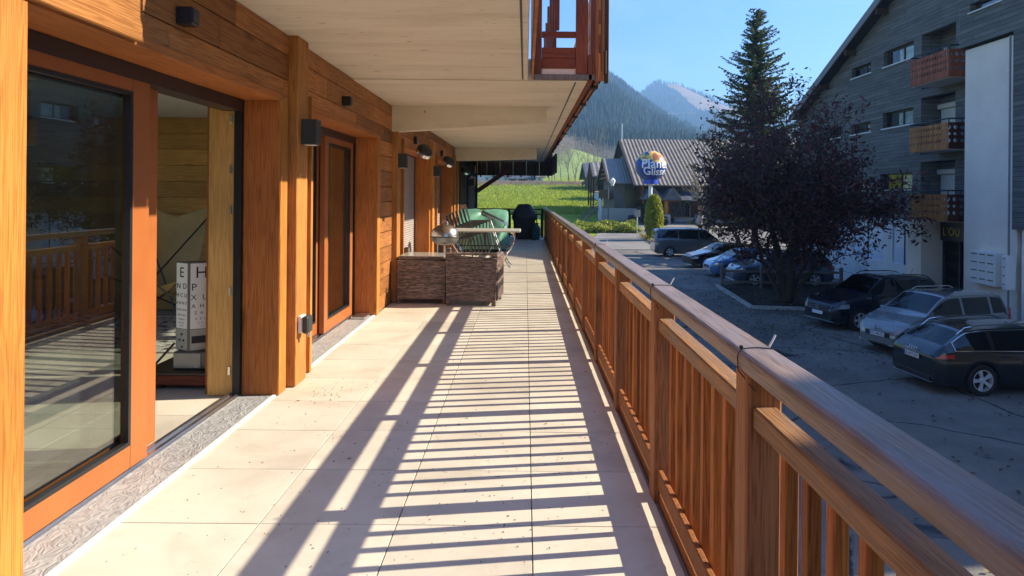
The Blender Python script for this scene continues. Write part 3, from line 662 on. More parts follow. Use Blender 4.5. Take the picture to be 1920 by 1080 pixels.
# ------------------------------------------------------------------ furniture on the terrace
def wicker_box(t, x0, x1, y0, y1, z1, foot=.06):
    for a, b_ in ((x0, x0+.05), (x1-.05, x1)):
        for c, d in ((y0, y0+.05), (y1-.05, y1)): MB().cbox(a+.004, b_-.004, c+.004, d-.004, 0, foot+.01, .006).build('foot', 'wicker', t)
tb = empty('wicker_table', (-1.36, 9.35, 0), label='brown woven rattan cube table with glass top against the wall', cat='table')
x0, x1, y0, y1 = -1.69, -1.035, 9.06, 9.70
MB().cbox(x0, x1, y0, y0+.035, .06, .575, .012).build('front_panel', 'wicker', tb)
MB().cbox(x0, x1, y1-.035, y1, .06, .575, .012).build('back_panel', 'wicker', tb)
MB().cbox(x0, x0+.035, y0+.036, y1-.036, .06, .575, .012).cbox(x1-.035, x1, y0+.036, y1-.036, .06, .575, .012).build('side_panel', 'wicker', tb)
MB().cbox(x0+.02, x1-.02, y0+.02, y1-.02, .578, .618, .01).build('top_frame', 'wicker', tb)
MB().cbox(x0+.03, x1-.03, y0+.03, y1-.03, .622, .632, .003).build('glass_top', plain('frosted_glass_top', (.42,.42,.38), .12, spec=.8), tb)
for x in (x0, x1-.07): MB().cbox(x, x+.07, y0+.55, y1, .575, .70, .01).build('corner_block', 'wicker', tb)
wicker_box(tb, x0, x1, y0, y1, .6)
ac = empty('wicker_armchair', (-.668, 9.26, 0), rz=R(-5), label='brown woven rattan armchair seen from behind, beside the cube table', cat='armchair')
def part(name, m, mb): return link(name, mb.mesh(name, m), ac)
part('backrest', 'wicker', MB().prism([(-.32, .07), (.32, .07), (.34, .62), (-.34, .66)], 'Y', -.33, -.28))
part('armrest', 'wicker', MB().cbox(-.34, -.26, -.275, .33, .07, .63, .012)); part('armrest', 'wicker', MB().cbox(.26, .35, -.275, .33, .07, .66, .012))
part('back_rim', 'wicker', MB().cbox(-.34, .35, -.345, -.265, .662, .69, .01))
part('seat', 'wicker', MB().cbox(-.255, .255, -.275, .33, .28, .34, .015))
part('cushion', 'wicker', MB().cbox(-.25, .25, -.26, .31, .345, .43, .03))
for x in (-.33, .27):
    for y in (-.33, .27): part('foot', 'wicker', MB().cbox(x, x+.055, y, y+.055, 0, .08, .006))
# metal table
dt = empty('garden_table', (-.78, 13.75, 0), label='grey garden table with curved metal legs behind the rattan armchair', cat='table')
M['tabletop'] = plain('pale_laminate', (.45,.43,.38), .35)
MB().cbox(-1.55, -.085, 13.3, 14.2, .715, .75, .012).build('table_top', 'tabletop', dt)
for x, s in ((-1.35, -1), (-.28, 1)):
    for y in (13.45, 14.05):
        pts = []
        for k in range(13):
            t = k/12; pts.append((x + s*(.10*math.sin(t*math.pi*1.6+.6)-.02+.10*max(0, t-.75)*4*.8), y, .715*(1-t)+.012*t))
        MB().tube(pts, .016, 8).build('leg', 'chrome', dt)
MB().tube([(-1.30, 13.75, .42), (-.25, 13.75, .42)], .014, 8).tube([(-1.30, 13.45, .42), (-1.30, 14.05, .42)], .014, 8).tube([(-.25, 13.45, .42), (-.25, 14.05, .42)], .014, 8).tube([(-.80, 13.75, .42), (-.80, 13.75, .715)], .02, 8).build('stretcher', 'anthracite', dt)
# kettle grill
kg = empty('kettle_grill', (-1.42, 12.2, 0), label='round silver kettle grill with domed lid beside the wall', cat='grill')
c = (-1.42, 12.2, 0)
MB().lathe([(.245, .70), (.24, .76), (.21, .83), (.15, .885), (.07, .915), (0, .92)], 32, c).build('lid', plain('satin_steel_lid', (.55,.50,.45), .28, metal=1), kg)
MB().lathe([(.262, .690), (.266, .70), (.262, .708), (.245, .702)], 32, c).build('rim', 'black', kg)
MB().lathe([(.25, .695), (.235, .63), (.18, .575), (.08, .55), (0, .548)], 32, c).build('bowl', plain('grey_bowl', (.20,.20,.20), .35, metal=.7), kg)
MB().tube([(-1.47, 12.2, .905), (-1.46, 12.2, .955), (-1.42, 12.2, .97), (-1.38, 12.2, .955), (-1.37, 12.2, .905)], .012, 8).build('handle', 'lens', kg)
MB().tube([(-1.42, 12.2, .55), (-1.42, 12.2, .03)], .022, 10).build('pole', 'alu', kg)
MB().lathe([(0, .04), (.2, .03), (.22, .0)], 24, c).build('base', 'black', kg)
# stack of folded garden chairs
M['chairtube'] = plain('dark_grey_tube', (.10,.10,.10), .35, metal=.5)
def stack_chair(loc, tilt, lab):
    t = empty('stacking_chair', loc, rz=R(86), label=lab, cat='chair', group='stacked metal garden chairs'); t.rotation_euler = (0, tilt, R(3))
    for s in (-.24, .24):
        link('frame_side', MB().tube([(.25, s, 0), (.22, s, .30), (.20, s, .44), (-.18, s, .42), (-.30, s, .98)], .013, 6).tube([(-.28, s, 0), (-.15, s, .43)], .013, 6).tube([(.22, s, .64), (-.22, s, .66)], .013, 6).tube([(.20, s, .44), (.22, s, .64)], .013, 6).mesh('frame_side', 'chairtube'), t)
    link('seat', MB().prism([(.20, .445), (-.18, .425), (-.18, .418), (.20, .437)], 'Y', -.23, .23).mesh('seat', 'blackcover'), t)
    link('backrest', MB().prism([(-.185, .47), (-.297, .97), (-.307, .97), (-.195, .47)], 'Y', -.23, .23).mesh('backrest', 'blackcover'), t)
    return t
names = ['bottom', 'second', 'third', 'fourth', 'fifth', 'sixth', 'top']
for k in range(7):
    stack_chair((-1.42+.075*k, 15.5+.01*k, .02+.03*k), R(-4), 'dark mesh chair with steel frame, %s of the stack behind the garden table' % names[k])
# black folded recliner lying on the green cover's front
rc = empty('folded_lounger', (-.8, 16.5, 0), label='black folded sling lounger leaning on the green cover', cat='lounger')
MB().prism([(-1.05, 1.02), (-.52, .78), (-.50, .80), (-1.02, 1.06)], 'Y', 16.25, 16.85).build('sling', 'blackcover', rc)
MB().tube([(-1.08, 16.23, 1.04), (-.46, 16.23, .76), (-.42, 16.23, .72), (-.42, 16.87, .72), (-.46, 16.87, .76), (-1.08, 16.87, 1.04)], .012, 6).build('frame', 'alu', rc)
MB().tube([(-.9, 16.23, .96), (-.55, 16.23, .0)], .012, 6).tube([(-.9, 16.87, .96), (-.55, 16.87, .0)], .012, 6).tube([(-.46, 16.23, .76), (-.9, 16.23, .0)], .012, 6).build('leg', 'alu', rc)
# green tarpaulin draped over furniture
from mathutils import noise as mnoise
gc = MB(); nu, nv = 56, 34; vs = []; fs = []
for j in range(nv+1):
    for i in range(nu+1):
        a = 2*math.pi*i/nu; t = j/nv
        sq = lambda q: math.copysign(abs(q)**.45, q)
        top = 1.03 + .04*math.cos(a*2)
        if t < .4: r = t/.4; z = top - .05*r**3 - .04*max(0, mnoise.noise(Vector((math.cos(a)*r*2, math.sin(a)*r*2, 3)))) - .40*max(0, -r*sq(math.sin(a))+.1)
        else:
            q = (t-.4)/.6; r = 1+.02*q; zt_ = top-.05-.40*max(0, -sq(math.sin(a))+.1); z = zt_-(zt_-.07)*q
            r += .045*math.sin(a*11+q*2.2+1.5*math.sin(a*3))*(.25+q)
        n3 = mnoise.noise(Vector((math.cos(a)*3*r, math.sin(a)*3*r, z*3)))
        vs.append((-1.12+.66*r*sq(math.cos(a)) + n3*.02, 18.0+.85*r*sq(math.sin(a))+n3*.03, z+n3*.02))
for j in range(nv):
    for i in range(nu): fs.append((j*(nu+1)+i, j*(nu+1)+i+1, (j+1)*(nu+1)+i+1, (j+1)*(nu+1)+i))
gc.add(vs, fs, True)
tag(gc.build('furniture_cover', 'tarp'), 'green tarpaulin draped over stored furniture near the far end of terrace', 'cover')
# covered barbecue
bq = MB(); vs = []; fs = []; nu = 48
lev = [(.0, .36, .25), (.25, .345, .24), (.55, .35, .25), (.64, .40, .27), (.70, .40, .27), (.86, .36, .25), (.99, .27, .21), (1.09, .20, .14), (1.10, .10, .07), (1.10, .0, .0)]
for j, (z, rx, ry) in enumerate(lev):
    for i in range(nu):
        a = 2*math.pi*i/nu; sq = lambda q: math.copysign(abs(q)**.5, q)
        k = 1+.03*math.sin(a*9+j)*(1 if z < .7 else .4)
        vs.append((-.03+rx*sq(math.cos(a))*k, 22.4+ry*sq(math.sin(a))*k, z+.03+.012*math.sin(a*5+j*1.3)))
for j in range(len(lev)-1):
    for i in range(nu): fs.append((j*nu+i, j*nu+(i+1) % nu, (j+1)*nu+(i+1) % nu, (j+1)*nu+i))
b = bq.add(vs, fs, True).build('covered_barbecue', 'blackcover'); tag(b, 'barbecue under a black fitted cover at the far end of the terrace', 'barbecue')
gb = empty('gas_bottle', (.34, 22.0, 0), label='teal gas bottle standing at the foot of the covered barbecue', cat='gas bottle')
MB().lathe([(0, .02), (.12, .02), (.145, .06), (.15, .12), (.15, .36), (.13, .43), (.07, .475), (0, .48)], 24, (.34, 22.0, 0)).build('bottle', 'bluesteel', gb)
MB().lathe([(.085, .45), (.085, .545), (.078, .545), (.078, .45)], 20, (.34, 22.0, 0)).build('collar', 'bluesteel', gb)
MB().tube([(.34, 22, .48), (.34, 22, .53)], .016, 8).build('valve', 'alu', gb)
MB().lathe([(.135, 0), (.14, .04), (.13, .05)], 20, (.34, 22.0, 0)).build('foot_ring', 'bluesteel', gb)
# fallen leaf scraps on the tiles
lf = MB()
for k in range(420):
    if k < 60: x, y = random.gauss(-1.42, .12), random.gauss(5.05, .16)
    elif k < 260: x, y = random.uniform(-1.7, .55), random.uniform(2.5, 4.6)
    else: x, y = random.uniform(-1.6, .6), 2.5+abs(random.gauss(0, 4))
    if x < -1.70: continue
    s = random.uniform(.002, .007) if random.random() < .95 else random.uniform(.009, .016); a = random.uniform(0, 6.3)
    p = [(s, 0), (0, s*.45), (-s, 0), (0, -s*.4)]; h = random.uniform(.001, .006)
    lf.add([(x+q*math.cos(a)-w*math.sin(a), y+q*math.sin(a)+w*math.cos(a), .0015+(h if i % 2 else 0)) for i, (q, w) in enumerate(p)], [(0, 1, 2), (0, 2, 3)])
tag(lf.build('leaf_scraps', 'dryleaf'), 'small dry leaf scraps scattered on the terrace tiles', 'leaves', kind='stuff')

# ------------------------------------------------------------------ things inside the room
bx = empty('plinth', (-2.6, 5.3, 0), label='low dark wooden plinth inside the open door under the eye-chart lamp', cat='plinth')
MB().cbox(-2.80, -2.12, 5.06, 5.50, .03, .105, .006).build('board', 'redwoodX', bx)
MB().cbox(-2.82, -2.10, 5.04, 5.53, .107, .130, .006).build('top', 'framedark', bx)
for x in (-2.76, -2.3): MB().cbox(x, x+.08, 5.10, 5.46, -.003, .03, .004).build('foot', 'framedark', bx)
rd = empty('metal_case', (-2.45, 5.3, .13), label='small grey metal case below the eye-chart lamp', cat='case')
M['greybox'] = plain('aged_grey_paint', (.42,.41,.34), .5); M['greydark'] = plain('dark_edge_paint', (.16,.15,.12), .5)
MB().cbox(-2.62, -2.36, 5.13, 5.40, .132, .262, .01).build('body', 'greydark', rd)
MB().cbox(-2.61, -2.41, 5.124, 5.131, .142, .252, .004).build('front', 'greybox', rd)
MB().cbox(-2.45, -2.425, 5.118, 5.124, .152, .163, .003).build('label_plate', 'white', rd)
# triangular light box with letters: two faces meet at a near vertical edge
SZ = lambda z: .265+(z-.39)*.72
lb = empty('eye_chart_lamp', (-2.5, 5.25, .265), label='triangular eye-chart light box with black letters on white', cat='lamp')
ex, ey = -2.505, 5.13             # near edge
A = Vector((ex, ey)); dl = Vector((-.128, .07)); dr = Vector((.26, .14)); B = A+dl; Cc = A+dr
M['chart'] = plain('chart_white', (.88,.87,.84), .35, var=.03)
MB().prism([A[:], Cc[:], (A+dl+dr)[:], B[:]], 'Z', SZ(.39), SZ(1.31)).build('body', 'greydark', lb)
def face(p, q, tag_, rows, nrm):
    d = (q-p); Lh = d.length; d = d/Lh; nn = Vector((d.y, -d.x)); nn = nn if nn.dot(Vector((nrm))) > 0 else -nn
    def quad(u0, u1, z0, z1, off, m, name):
        P = lambda u, o: p + d*u + nn*o
        vs = [(*P(u, o), SZ(z)) for z in (z0, z1) for o in (0.0, off) for u in (u0, u1)]
        return MB().add(vs, [(0,1,3,2),(4,6,7,5),(0,2,6,4),(1,5,7,3),(2,3,7,6),(0,4,5,1)]).build(name, m, lb)
    quad(.012, Lh-.01, .62, 1.30, .004, 'chart', 'chart_panel'); quad(.012, Lh-.01, .40, .612, .003, 'greybox', 'base_panel')
    for txt, z, sz, sp in rows:
        pos = p + d*(Lh/2) + nn*.0045
        put_text(txt, sz*.72, lb, facing((pos.x, pos.y, SZ(z)), nn.x, nn.y), 'ink', 'letters', .002, spacing=sp)
    return quad
q1 = face(A, B, 'l', [('E', 1.20, .15, 1), ('N D', 1.06, .082, 1.15), ('H C U', .965, .058, 1.1), ('A O H T', .885, .043, 1.1), ('D H L E N', .815, .031, 1.1), ('Z E A T H S', .76, .023, 1.1), ('P E R P L R', .715, .018, 1.1), ('P R D Z L H E', .68, .013, 1.1), ('O R T N E Z L', .65, .009, 1.1)], (-1, -1))
q2 = face(A, Cc, 'r', [('H E', 1.20, .17, 1.2), ('P N T', 1.05, .105, 1.5), ('X U T Z', .945, .078, 1.4), ('A H D N E', .855, .058, 1.4), ('Z A P F X H', .785, .042, 1.4), ('U Z N X T D H', .725, .03, 1.5), ('D H Y N P F E R', .68, .021, 1.6), ('F E P F D R A N T', .645, .014, 1.7)], (1, -1))
q2(.022, .24, .47, .545, .006, 'ink', 'vent_slot')
for u, z in ((.045, .50), (.09, .50), (.066, .56), (.062, .43)):
    pos = A + dl.normalized()*u; MB().lathe([(0, 0), (.008, .0), (.008, .003)], 12).xf(facing((pos.x-.003, pos.y-.005, SZ(z)), dl.y*-1, dl.x).copy()).build('screw_hole', 'ink', lb)
# butterfly chair and rug further back
bc = empty('butterfly_chair', (-3.9, 7.4, 0), label='pale leather sling chair with thin black rods at the back of the room', cat='chair')
sl = MB(); vs = []; fs = []
for j in range(13):
    for i in range(9):
        u, t = i/8-.5, j/12; vs.append((-3.95+u*.8*(1-.2*abs(t-.5)), 7.2+t*.6, .42+.75*t**2.0-.25*math.sin(t*math.pi)*(1-4*u*u)*.8+abs(u)*.22))
for j in range(12):
    for i in range(8): fs.append((j*9+i, j*9+i+1, (j+1)*9+i+1, (j+1)*9+i))
sl.add(vs, fs, True).build('sling', plain('tan_leather', (.50,.36,.16), .6), bc)
MB().tube([(-4.4, 7.15, .6), (-3.5, 7.75, .0), (-3.45, 7.7, 0)], .009, 6).tube([(-3.5, 7.15, .6), (-4.4, 7.75, 0)], .009, 6).tube([(-4.38, 7.8, 1.25), (-3.55, 7.15, 0)], .009, 6).tube([(-3.52, 7.8, 1.25), (-4.35, 7.15, 0)], .009, 6).build('rod_frame', 'black', bc)
sd = empty('folding_stand', (-3.02, 5.3, 0), label='thin black folding rods standing just inside the open door', cat='stand')
MB().tube([(-3.35, 5.55, 1.02), (-2.72, 5.9, .30)], .010, 6).build('rod', 'black', sd); MB().tube([(-2.60, 5.12, .33), (-2.86, 5.0, -.002)], .009, 6).build('rod', 'black', sd)
rg = ground_mat('patterned_rug', [(.42, (.05,.05,.05)), (.5, (.55,.52,.47)), (.6, (.62,.6,.55))], 9., 30., .2); M['rug'] = rg
tag(MB().cbox(-5.2, -3.0, 6.2, 7.9, -.002, .012, .004).build('rug', 'rug'), 'black and white patterned rug on the room floor', 'rug')
# ------------------------------------------------------------------ apartment block across the car park
ab = empty('apartment_block', (18, 27, GZ), label='dark-clad apartment block with red balconies and steep roof beyond the parked cars', cat='building')
XF = 16.3
M['barge'] = plain('grey_barge_board', (.20,.20,.20), .7)
WIN = [(28.97, 31.40, 7.38, 8.08), (32.55, 34.47, 7.37, 7.85), (28.97, 31.44, 4.58, 5.28), (32.55, 34.47, 4.56, 5.05), (35.6, 37.0, 4.56, 5.15),
       (29.0, 31.63, 1.80, 2.52), (32.6, 34.4, 1.80, 2.25)]
LOG = [(26.12, 28.39, 5.90, 8.15), (26.12, 28.39, 3.22, 5.55), (26.12, 28.39, .55, 2.92)]
def roofz(y): return 10.563-.413*(y-31.767)
RY = 25.7
def facade(poly, holes, x, th, name, m, parent):
    b = bmesh.new(); b.faces.new([b.verts.new((x, y, z)) for y, z in poly])
    for a, c, d, e in holes:
        for co, no in (((x, a, 0), (0,1,0)), ((x, c, 0), (0,1,0)), ((x, 0, d), (0,0,1)), ((x, 0, e), (0,0,1))):
            bmesh.ops.bisect_plane(b, geom=b.verts[:]+b.edges[:]+b.faces[:], plane_co=co, plane_no=no)
    kill = [f for f in b.faces if any(a < f.calc_center_median().y < c and d < f.calc_center_median().z < e for a, c, d, e in holes)]
    bmesh.ops.delete(b, geom=kill, context='FACES')
    r = bmesh.ops.extrude_face_region(b, geom=b.faces[:])
    for v in [q for q in r['geom'] if isinstance(q, bmesh.types.BMVert)]: v.co.x += th
    bmesh.ops.recalc_face_normals(b, faces=b.faces)
    b.verts.index_update(); o = MB().add([v.co[:] for v in b.verts], [[v.index for v in f.verts] for f in b.faces]).build(name, m, parent); b.free(); return o
GD = .52
facade([(23.7, GD), (41.0, GD), (41.0, roofz(41.0)-.3), (31, roofz(31)-.3), (RY, roofz(RY)-.3), (23.7, roofz(RY)-.3-.413*2)], WIN+LOG, XF, .35, 'clad_wall', 'cladding', ab)
MB().box(XF+1.0, 30, 16.6, 40.9, GZ, 6.4).build('body', 'cladding', ab)
M['blind'] = plain('cream_roller_shutter', (.58,.54,.44), .6, var=.06)
M['curtain'] = plain('pale_curtain', (.75,.72,.64), .8, var=.4, nscale=5)
for i, (a, c, d, e) in enumerate(WIN):
    w = MB().box(XF+.18, XF+.24, a, c, d, d+.06).box(XF+.18, XF+.24, a, c, e-.06, e).box(XF+.18, XF+.24, a, a+.06, d+.06, e-.06).box(XF+.18, XF+.24, c-.06, c, d+.06, e-.06).box(XF+.18, XF+.24, (a+c)/2-.2, (a+c)/2-.12, d+.06, e-.06).build('window', 'framedark', ab)
    MB().box(XF+.21, XF+.215, a+.06, c-.06, d+.06, e-.06).build('pane', 'carglass' if i in (1, 4) else 'flatglass', w)
    MB().box(XF-.05, XF+.18, a-.08, c+.08, d-.05, d-.003).build('sill', 'white', w)
    MB().box(XF+.25, XF+.27, a+.1, (a+c)/2-.2 if i % 2 else a+(c-a)*.62, d+.05, e-.1).build('curtain', 'curtain', w)
def balcony(y0, y1, z0, z1, xf, m, mside):
    p = MB().box(xf+.05, XF+1.3, y0+.03, y1-.03, z0-.02, z0+.14).build('balcony_floor', 'render', ab)
    n = 15; w = (y1-y0)/n; me = MB().prism(fret_outline(w*.95, z1-z0), 'X', -.014, .014).mesh('fret_board', m)
    for k in range(n): o = link('fret_board', me, ab); o.location = Vector((xf, y0+w*(k+.5), z0)) - ORG[ab.name]
    w2 = .24; me2 = MB().prism([(q, z) for q, z in fret_outline(w2*.95, z1-z0)], 'Y', -.014, .014).mesh('fret_board', mside)
    for k in range(5): o = link('fret_board', me2, ab); o.location = Vector((xf+.14+w2*k, y0+.0, z0)) - ORG[ab.name]
    MB().tube([(xf+.9, y0, z1+.14), (xf+.02, y0, z1+.14), (xf+.02, y1, z1+.14), (xf+1.0, y1, z1+.14)], .03, 6).tube([(xf+.02, y0, z1-.2), (xf+.02, y0, z1+.14)], .022, 6).tube([(xf+.02, (y0+y1)/2, z1-.2), (xf+.02, (y0+y1)/2, z1+.14)], .022, 6).tube([(xf+.5, y0, z1-.2), (xf+.5, y0, z1+.14)], .022, 6).build('balcony_handrail', 'anthracite', ab)
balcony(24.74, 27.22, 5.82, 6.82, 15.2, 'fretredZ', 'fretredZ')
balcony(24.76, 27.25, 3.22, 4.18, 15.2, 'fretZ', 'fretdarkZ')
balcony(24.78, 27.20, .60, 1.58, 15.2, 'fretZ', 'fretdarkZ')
for a, c, d, e in LOG:
    MB().box(XF+.82, XF+.9, 24.2, c+.4, d-.3, e+.3).box(XF+.36, XF+.82, c, c+.1, d-.3, e+.3).box(XF+.36, XF+.82, a-.1, a, d-.3, e+.3).build('loggia_wall', 'cladding', ab)
    if e < 6: MB().box(XF+.75, XF+.80, 26.13, 28.25, d, d+1.85).build('roller_shutter', 'blind', ab); MB().cbox(XF+.64, XF+.80, 26.13, 28.35, d+1.86, d+2.06, .02).build('shutter_box', 'blind', ab)
    else: MB().box(XF+.75, XF+.80, 26.13, 26.7, d, d+2.0).build('loggia_door', 'pineX', ab)
sf = MB()
for k in range(3):
    a = k*math.pi/3
    sf.obox((XF+.78, 28.05+.17*math.cos(a), 7.42+.17*math.sin(a)), (XF+.78, 28.05-.17*math.cos(a), 7.42-.17*math.sin(a)), .03, .03, (1,0,0))
    for s in (1, -1):
        c_, s_ = 28.05+.10*s*math.cos(a), 7.42+.10*s*math.sin(a)
        for d_ in (.5, -.5): sf.obox((XF+.78, c_, s_), (XF+.78, c_+.08*s*math.cos(a+d_), s_+.08*s*math.sin(a+d_)), .022, .022, (1,0,0))
sf.build('snowflake_ornament', 'white', ab)
# ground floor: white shopfront, pillar, dark entrance with sign
facade([(28.4, GZ), (41, GZ), (41, GD), (28.4, GD)], [(28.75, 30.55, -1.45, .25), (31.4, 34.2, -1.45, .25), (35, 38, -1.45, .25)], XF+.02, .3, 'shopfront_wall', 'render', ab)
M['frost'] = plain('bluish_white_shop_film', (.52,.60,.72), .25, var=.05)
for a, c in ((28.75, 30.55), (31.4, 34.2), (35, 38)):
    MB().box(XF+.08, XF+.11, a, c, -1.45, .25).build('shop_window', 'frost', ab)
    MB().box(XF+.05, XF+.08, a, a+.06, -1.45, .25).box(XF+.05, XF+.08, (a+c)/2-.03, (a+c)/2+.03, -1.45, .25).build('window_bar', 'framedark', ab)
MB().box(15.75, XF+.3, 27.35, 28.38, GZ, GD).build('pillar', 'stucco', ab)
MB().box(XF+.9, XF+.99, 24.2, 27.33, GZ, GD).build('entrance_back', 'black', ab)
MB().box(XF+.2, XF+.28, 25.0, 27.33, -.22, GD).build('sign_board', 'black', ab)
put_text("L'OU", .46, ab, facing((XF+.19, 26.62, .12), -1, 0), 'signyellow', 'sign_letters', .02, spacing=1.1)
MB().box(XF+.30, XF+.36, 26.25, 26.34, GZ, -.25).box(XF+.30, XF+.36, 27.2, 27.3, GZ, -.25).build('entrance_frame', 'anthracite', ab)
MB().box(XF+.80, XF+.82, 25.7, 26.6, -1.6, -.5).build('entrance_poster', plain('notice_board', (.25,.42,.12), .5, var=.5, nscale=9), ab)
# white stair wall under the overhang, wing, unseen block added for shade
MB().cbox(15.16, 15.42, 21.22, 23.78, GZ, 6.55, .02).build('stair_wall', 'stucco', ab)
MB().box(15.42, XF+1, 23.3, 23.9, GZ, 6.55).build('stair_return', 'stucco', ab)
facade([(10.5, .5), (21.2, .5), (21.2, 6.62), (23.85, 6.62), (23.85, 8.1), (10.5, 8.1)], [(21.75, 23.3, 7.72, 8.0)], 15.0, .3, 'wing_wall', 'cladding', ab)
MB().box(15.3, 22, 10.5, 21.2, .5, 8.1).box(15.3, 22, 21.2, 23.85, 6.62, 8.1).build('wing', 'cladding', ab)
MB().box(14.95, 15.0, 21.7, 23.35, 7.68, 7.72).build('sill', 'white', ab)
MB().box(15.2, 15.22, 21.75, 23.3, 7.72, 8.0).build('window', 'glass', ab)
MB().box(15.06, 22, 10.5, 20.85, GZ, .5).build('wing_base', 'stucco', ab)
MB().box(14.0, 24, -14, 3.7, GZ, 11.2).build('unseen_shade_block', 'cladding', ab)  # out of view, added only to cast shade on the near handrail
MB().tube([(14.95, 21.26, GZ+.1), (14.95, 21.26, 6.5)], .03, 10).build('downpipe', 'barge', ab)
MB().tube([(15.06, 23.86, 6.7), (15.06, 23.86, 8.1)], .05, 10).build('downpipe', 'barge', ab)
# letter boxes
def letterbox(y0, y1, x, z0, z1, cols, lab):
    t = empty('letter_boxes', (x, (y0+y1)/2, z0), label=lab, cat='letter boxes')
    MB().cbox(x-.30, x, y0, y1, z0, z1, .01).build('case', 'white', t)
    w = (y1-y0)/cols; h = (z1-z0)/4
    for i in range(cols):
        for j in range(4):
            d = MB().cbox(x-.312, x-.301, y0+w*i+.02, y0+w*(i+1)-.02, z0+h*j+.02, z0+h*(j+1)-.02, .003).build('box_door', 'white', t)
            MB().box(x-.316, x-.3125, y0+w*i+.05, y0+w*(i+1)-.06, z0+h*(j+1)-.11, z0+h*(j+1)-.07).build('slot', 'greydark', d)
            MB().box(x-.316, x-.3125, y0+w*i+.05, y0+w*i+.09, z0+h*j+.08, z0+h*j+.11).build('lock', 'alu', d)
letterbox(21.75, 22.95, 15.16, -1.35, -.28, 3, 'white bank of twelve letter boxes on the rough white wall')
letterbox(21.0, 21.2, 15.0, -1.35, -.30, 1, 'narrow column of white letter boxes right of the larger bank')
# roof: two slopes, barge board along the gable, corrugated covering
def slope(name, m, p00, p01, p10, p11, th, parent):
    n = (Vector(p01)-Vector(p00)).cross(Vector(p10)-Vector(p00)).normalized(); n = n if n.z > 0 else -n
    t = [Vector(p) for p in (p00, p01, p11, p10)]; b = [p-n*th for p in t]
    return MB().add(t+b, [(0,1,2,3),(7,6,5,4),(0,4,5,1),(1,5,6,2),(2,6,7,3),(3,7,4,0)]).build(name, m, parent)
def rz(y): return 10.34-.413*(y-31.0)
xo = 15.75
slope('roof', 'anthracite', (xo, 41.0, rz(41.0)), (31, 41.0, rz(41.0)), (xo, RY, rz(RY)), (31, RY, rz(RY)), .25, ab)
slope('roof', 'anthracite', (xo, RY, rz(RY)), (31, RY, rz(RY)), (xo, 16.2, rz(RY)-.413*(RY-16.2)), (31, 16.2, rz(RY)-.413*(RY-16.2)), .25, ab)
slope('barge_board', 'barge', (xo-.06, 41.2, rz(41.2)+.06), (xo-.004, 41.2, rz(41.2)+.06), (xo-.06, RY, rz(RY)+.06), (xo-.004, RY, rz(RY)+.06), .36, ab)
for k in range(5): y = 28+3*k; MB().box(xo+.02, XF+.3, y, y+.16, rz(y)-.62, rz(y)-.36).build('purlin', 'darkwoodY', ab)

# ------------------------------------------------------------------ gabled houses, ridge along x, gable towards the camera side
def ribbed(name, m, x0, x1, ya, za, yb, zb, pitch, amp, th, parent):
    """roof plane from eave (ya,za) to ridge (yb,zb) with ribs running down the slope"""
    vs = []; fs = []; n = max(2, int((x1-x0)/pitch)*2)
    nv = Vector((0, za-zb, yb-ya)).normalized(); nv = nv if nv.z > 0 else -nv
    for k in range(n+1):
        x = x0+(x1-x0)*k/n; o = amp if k % 2 else 0
        for (y, z) in ((ya, za), (yb, zb)):
            vs.append((x, y+nv.y*o, z+nv.z*o)); vs.append((x, y-nv.y*th, z-nv.z*th))
    for k in range(n):
        a = k*4; b = a+4; fs += [(a, b, b+2, a+2), (a+1, a+3, b+3, b+1), (a, a+1, b+1, b), (a+2, b+2, b+3, a+3)]
    fs += [(0, 2, 3, 1), (n*4, n*4+1, n*4+3, n*4+2)]
    return MB().add(vs, fs).build(name, m, parent)
def gabled(name, lab, cat, x0, x1, y0, y1, zb, ze, zr, wall, roof, over=.6, pitch=.5, amp=.06, group=None, gablemat=None):
    t = empty(name, ((x0+x1)/2, (y0+y1)/2, zb), label=lab, cat=cat, group=group); ym = (y0+y1)/2; k = (zr-ze)/(ym-y0)
    MB().prism([(y0, zb), (y1, zb), (y1, ze-.1), (ym, zr-.12), (y0, ze-.1)], 'X', x0, x1).build('wall', wall, t)
    ribbed('roof', roof, x0-over, x1+over, y0-over, ze-k*over, ym, zr, pitch, amp, .1, t); ribbed('roof', roof, x0-over, x1+over, y1+over, ze-k*over, ym, zr, pitch, amp, .1, t)
    b = MB()
    for s in (-1, 1): b.obox((x0-over-.03, ym, zr-.1), (x0-over-.03, ym+s*((y1-y0)/2+over), ze-k*over-.1), .08, .32)
    b.build('barge_board', 'darkwoodY', t); return t
M['rooftin'] = plain('grey_metal_roof', (.19,.15,.108), .55, var=.22, nscale=1.2)
M['tinpale'] = plain('pale_tin_roof', (.22,.195,.165), .5, var=.15, nscale=1.5)
M['roofdark'] = plain('dark_slate_roof', (.08,.085,.10), .6, var=.2)
M['shopwall'] = wood('dark_chalet_boards', (.085,.045,.026), (.035,.019,.012), 'Z', vary=.1)
sh = gabled('ski_shop', 'large chalet shop with ribbed grey roof behind the globe sign', 'shop', 13.6, 40, 77, 99, -2.2, 3.35, 8.55, 'shopwall', 'rooftin', over=1.7, pitch=.45, amp=.09)
for z, a, b_ in [(4.3, 81.2, 94.8), (6.2, 84.2, 91.5)]: MB().box(12.6, 12.8, a, b_, z, z+.28).build('gable_tie', 'greywoodZ', sh)
for y, z0, z1 in [(83.5, 4.4, 6.4), (86, 4.5, 6.3), (90, 4.5, 6.4), (92.5, 4.4, 6.2)]: MB().obox((12.7, y, z0), (12.7, y+.6, z1), .2, .2).build('gable_strut', 'greywoodZ', sh)
MB().box(13.4, 13.6, 78, 84, .9, 2.7).build('gable_panel', 'fretZ', sh)
MB().box(13.3, 13.42, 77.6, 78.0, .5, 3.4).build('gable_post', 'honeyZ', sh)
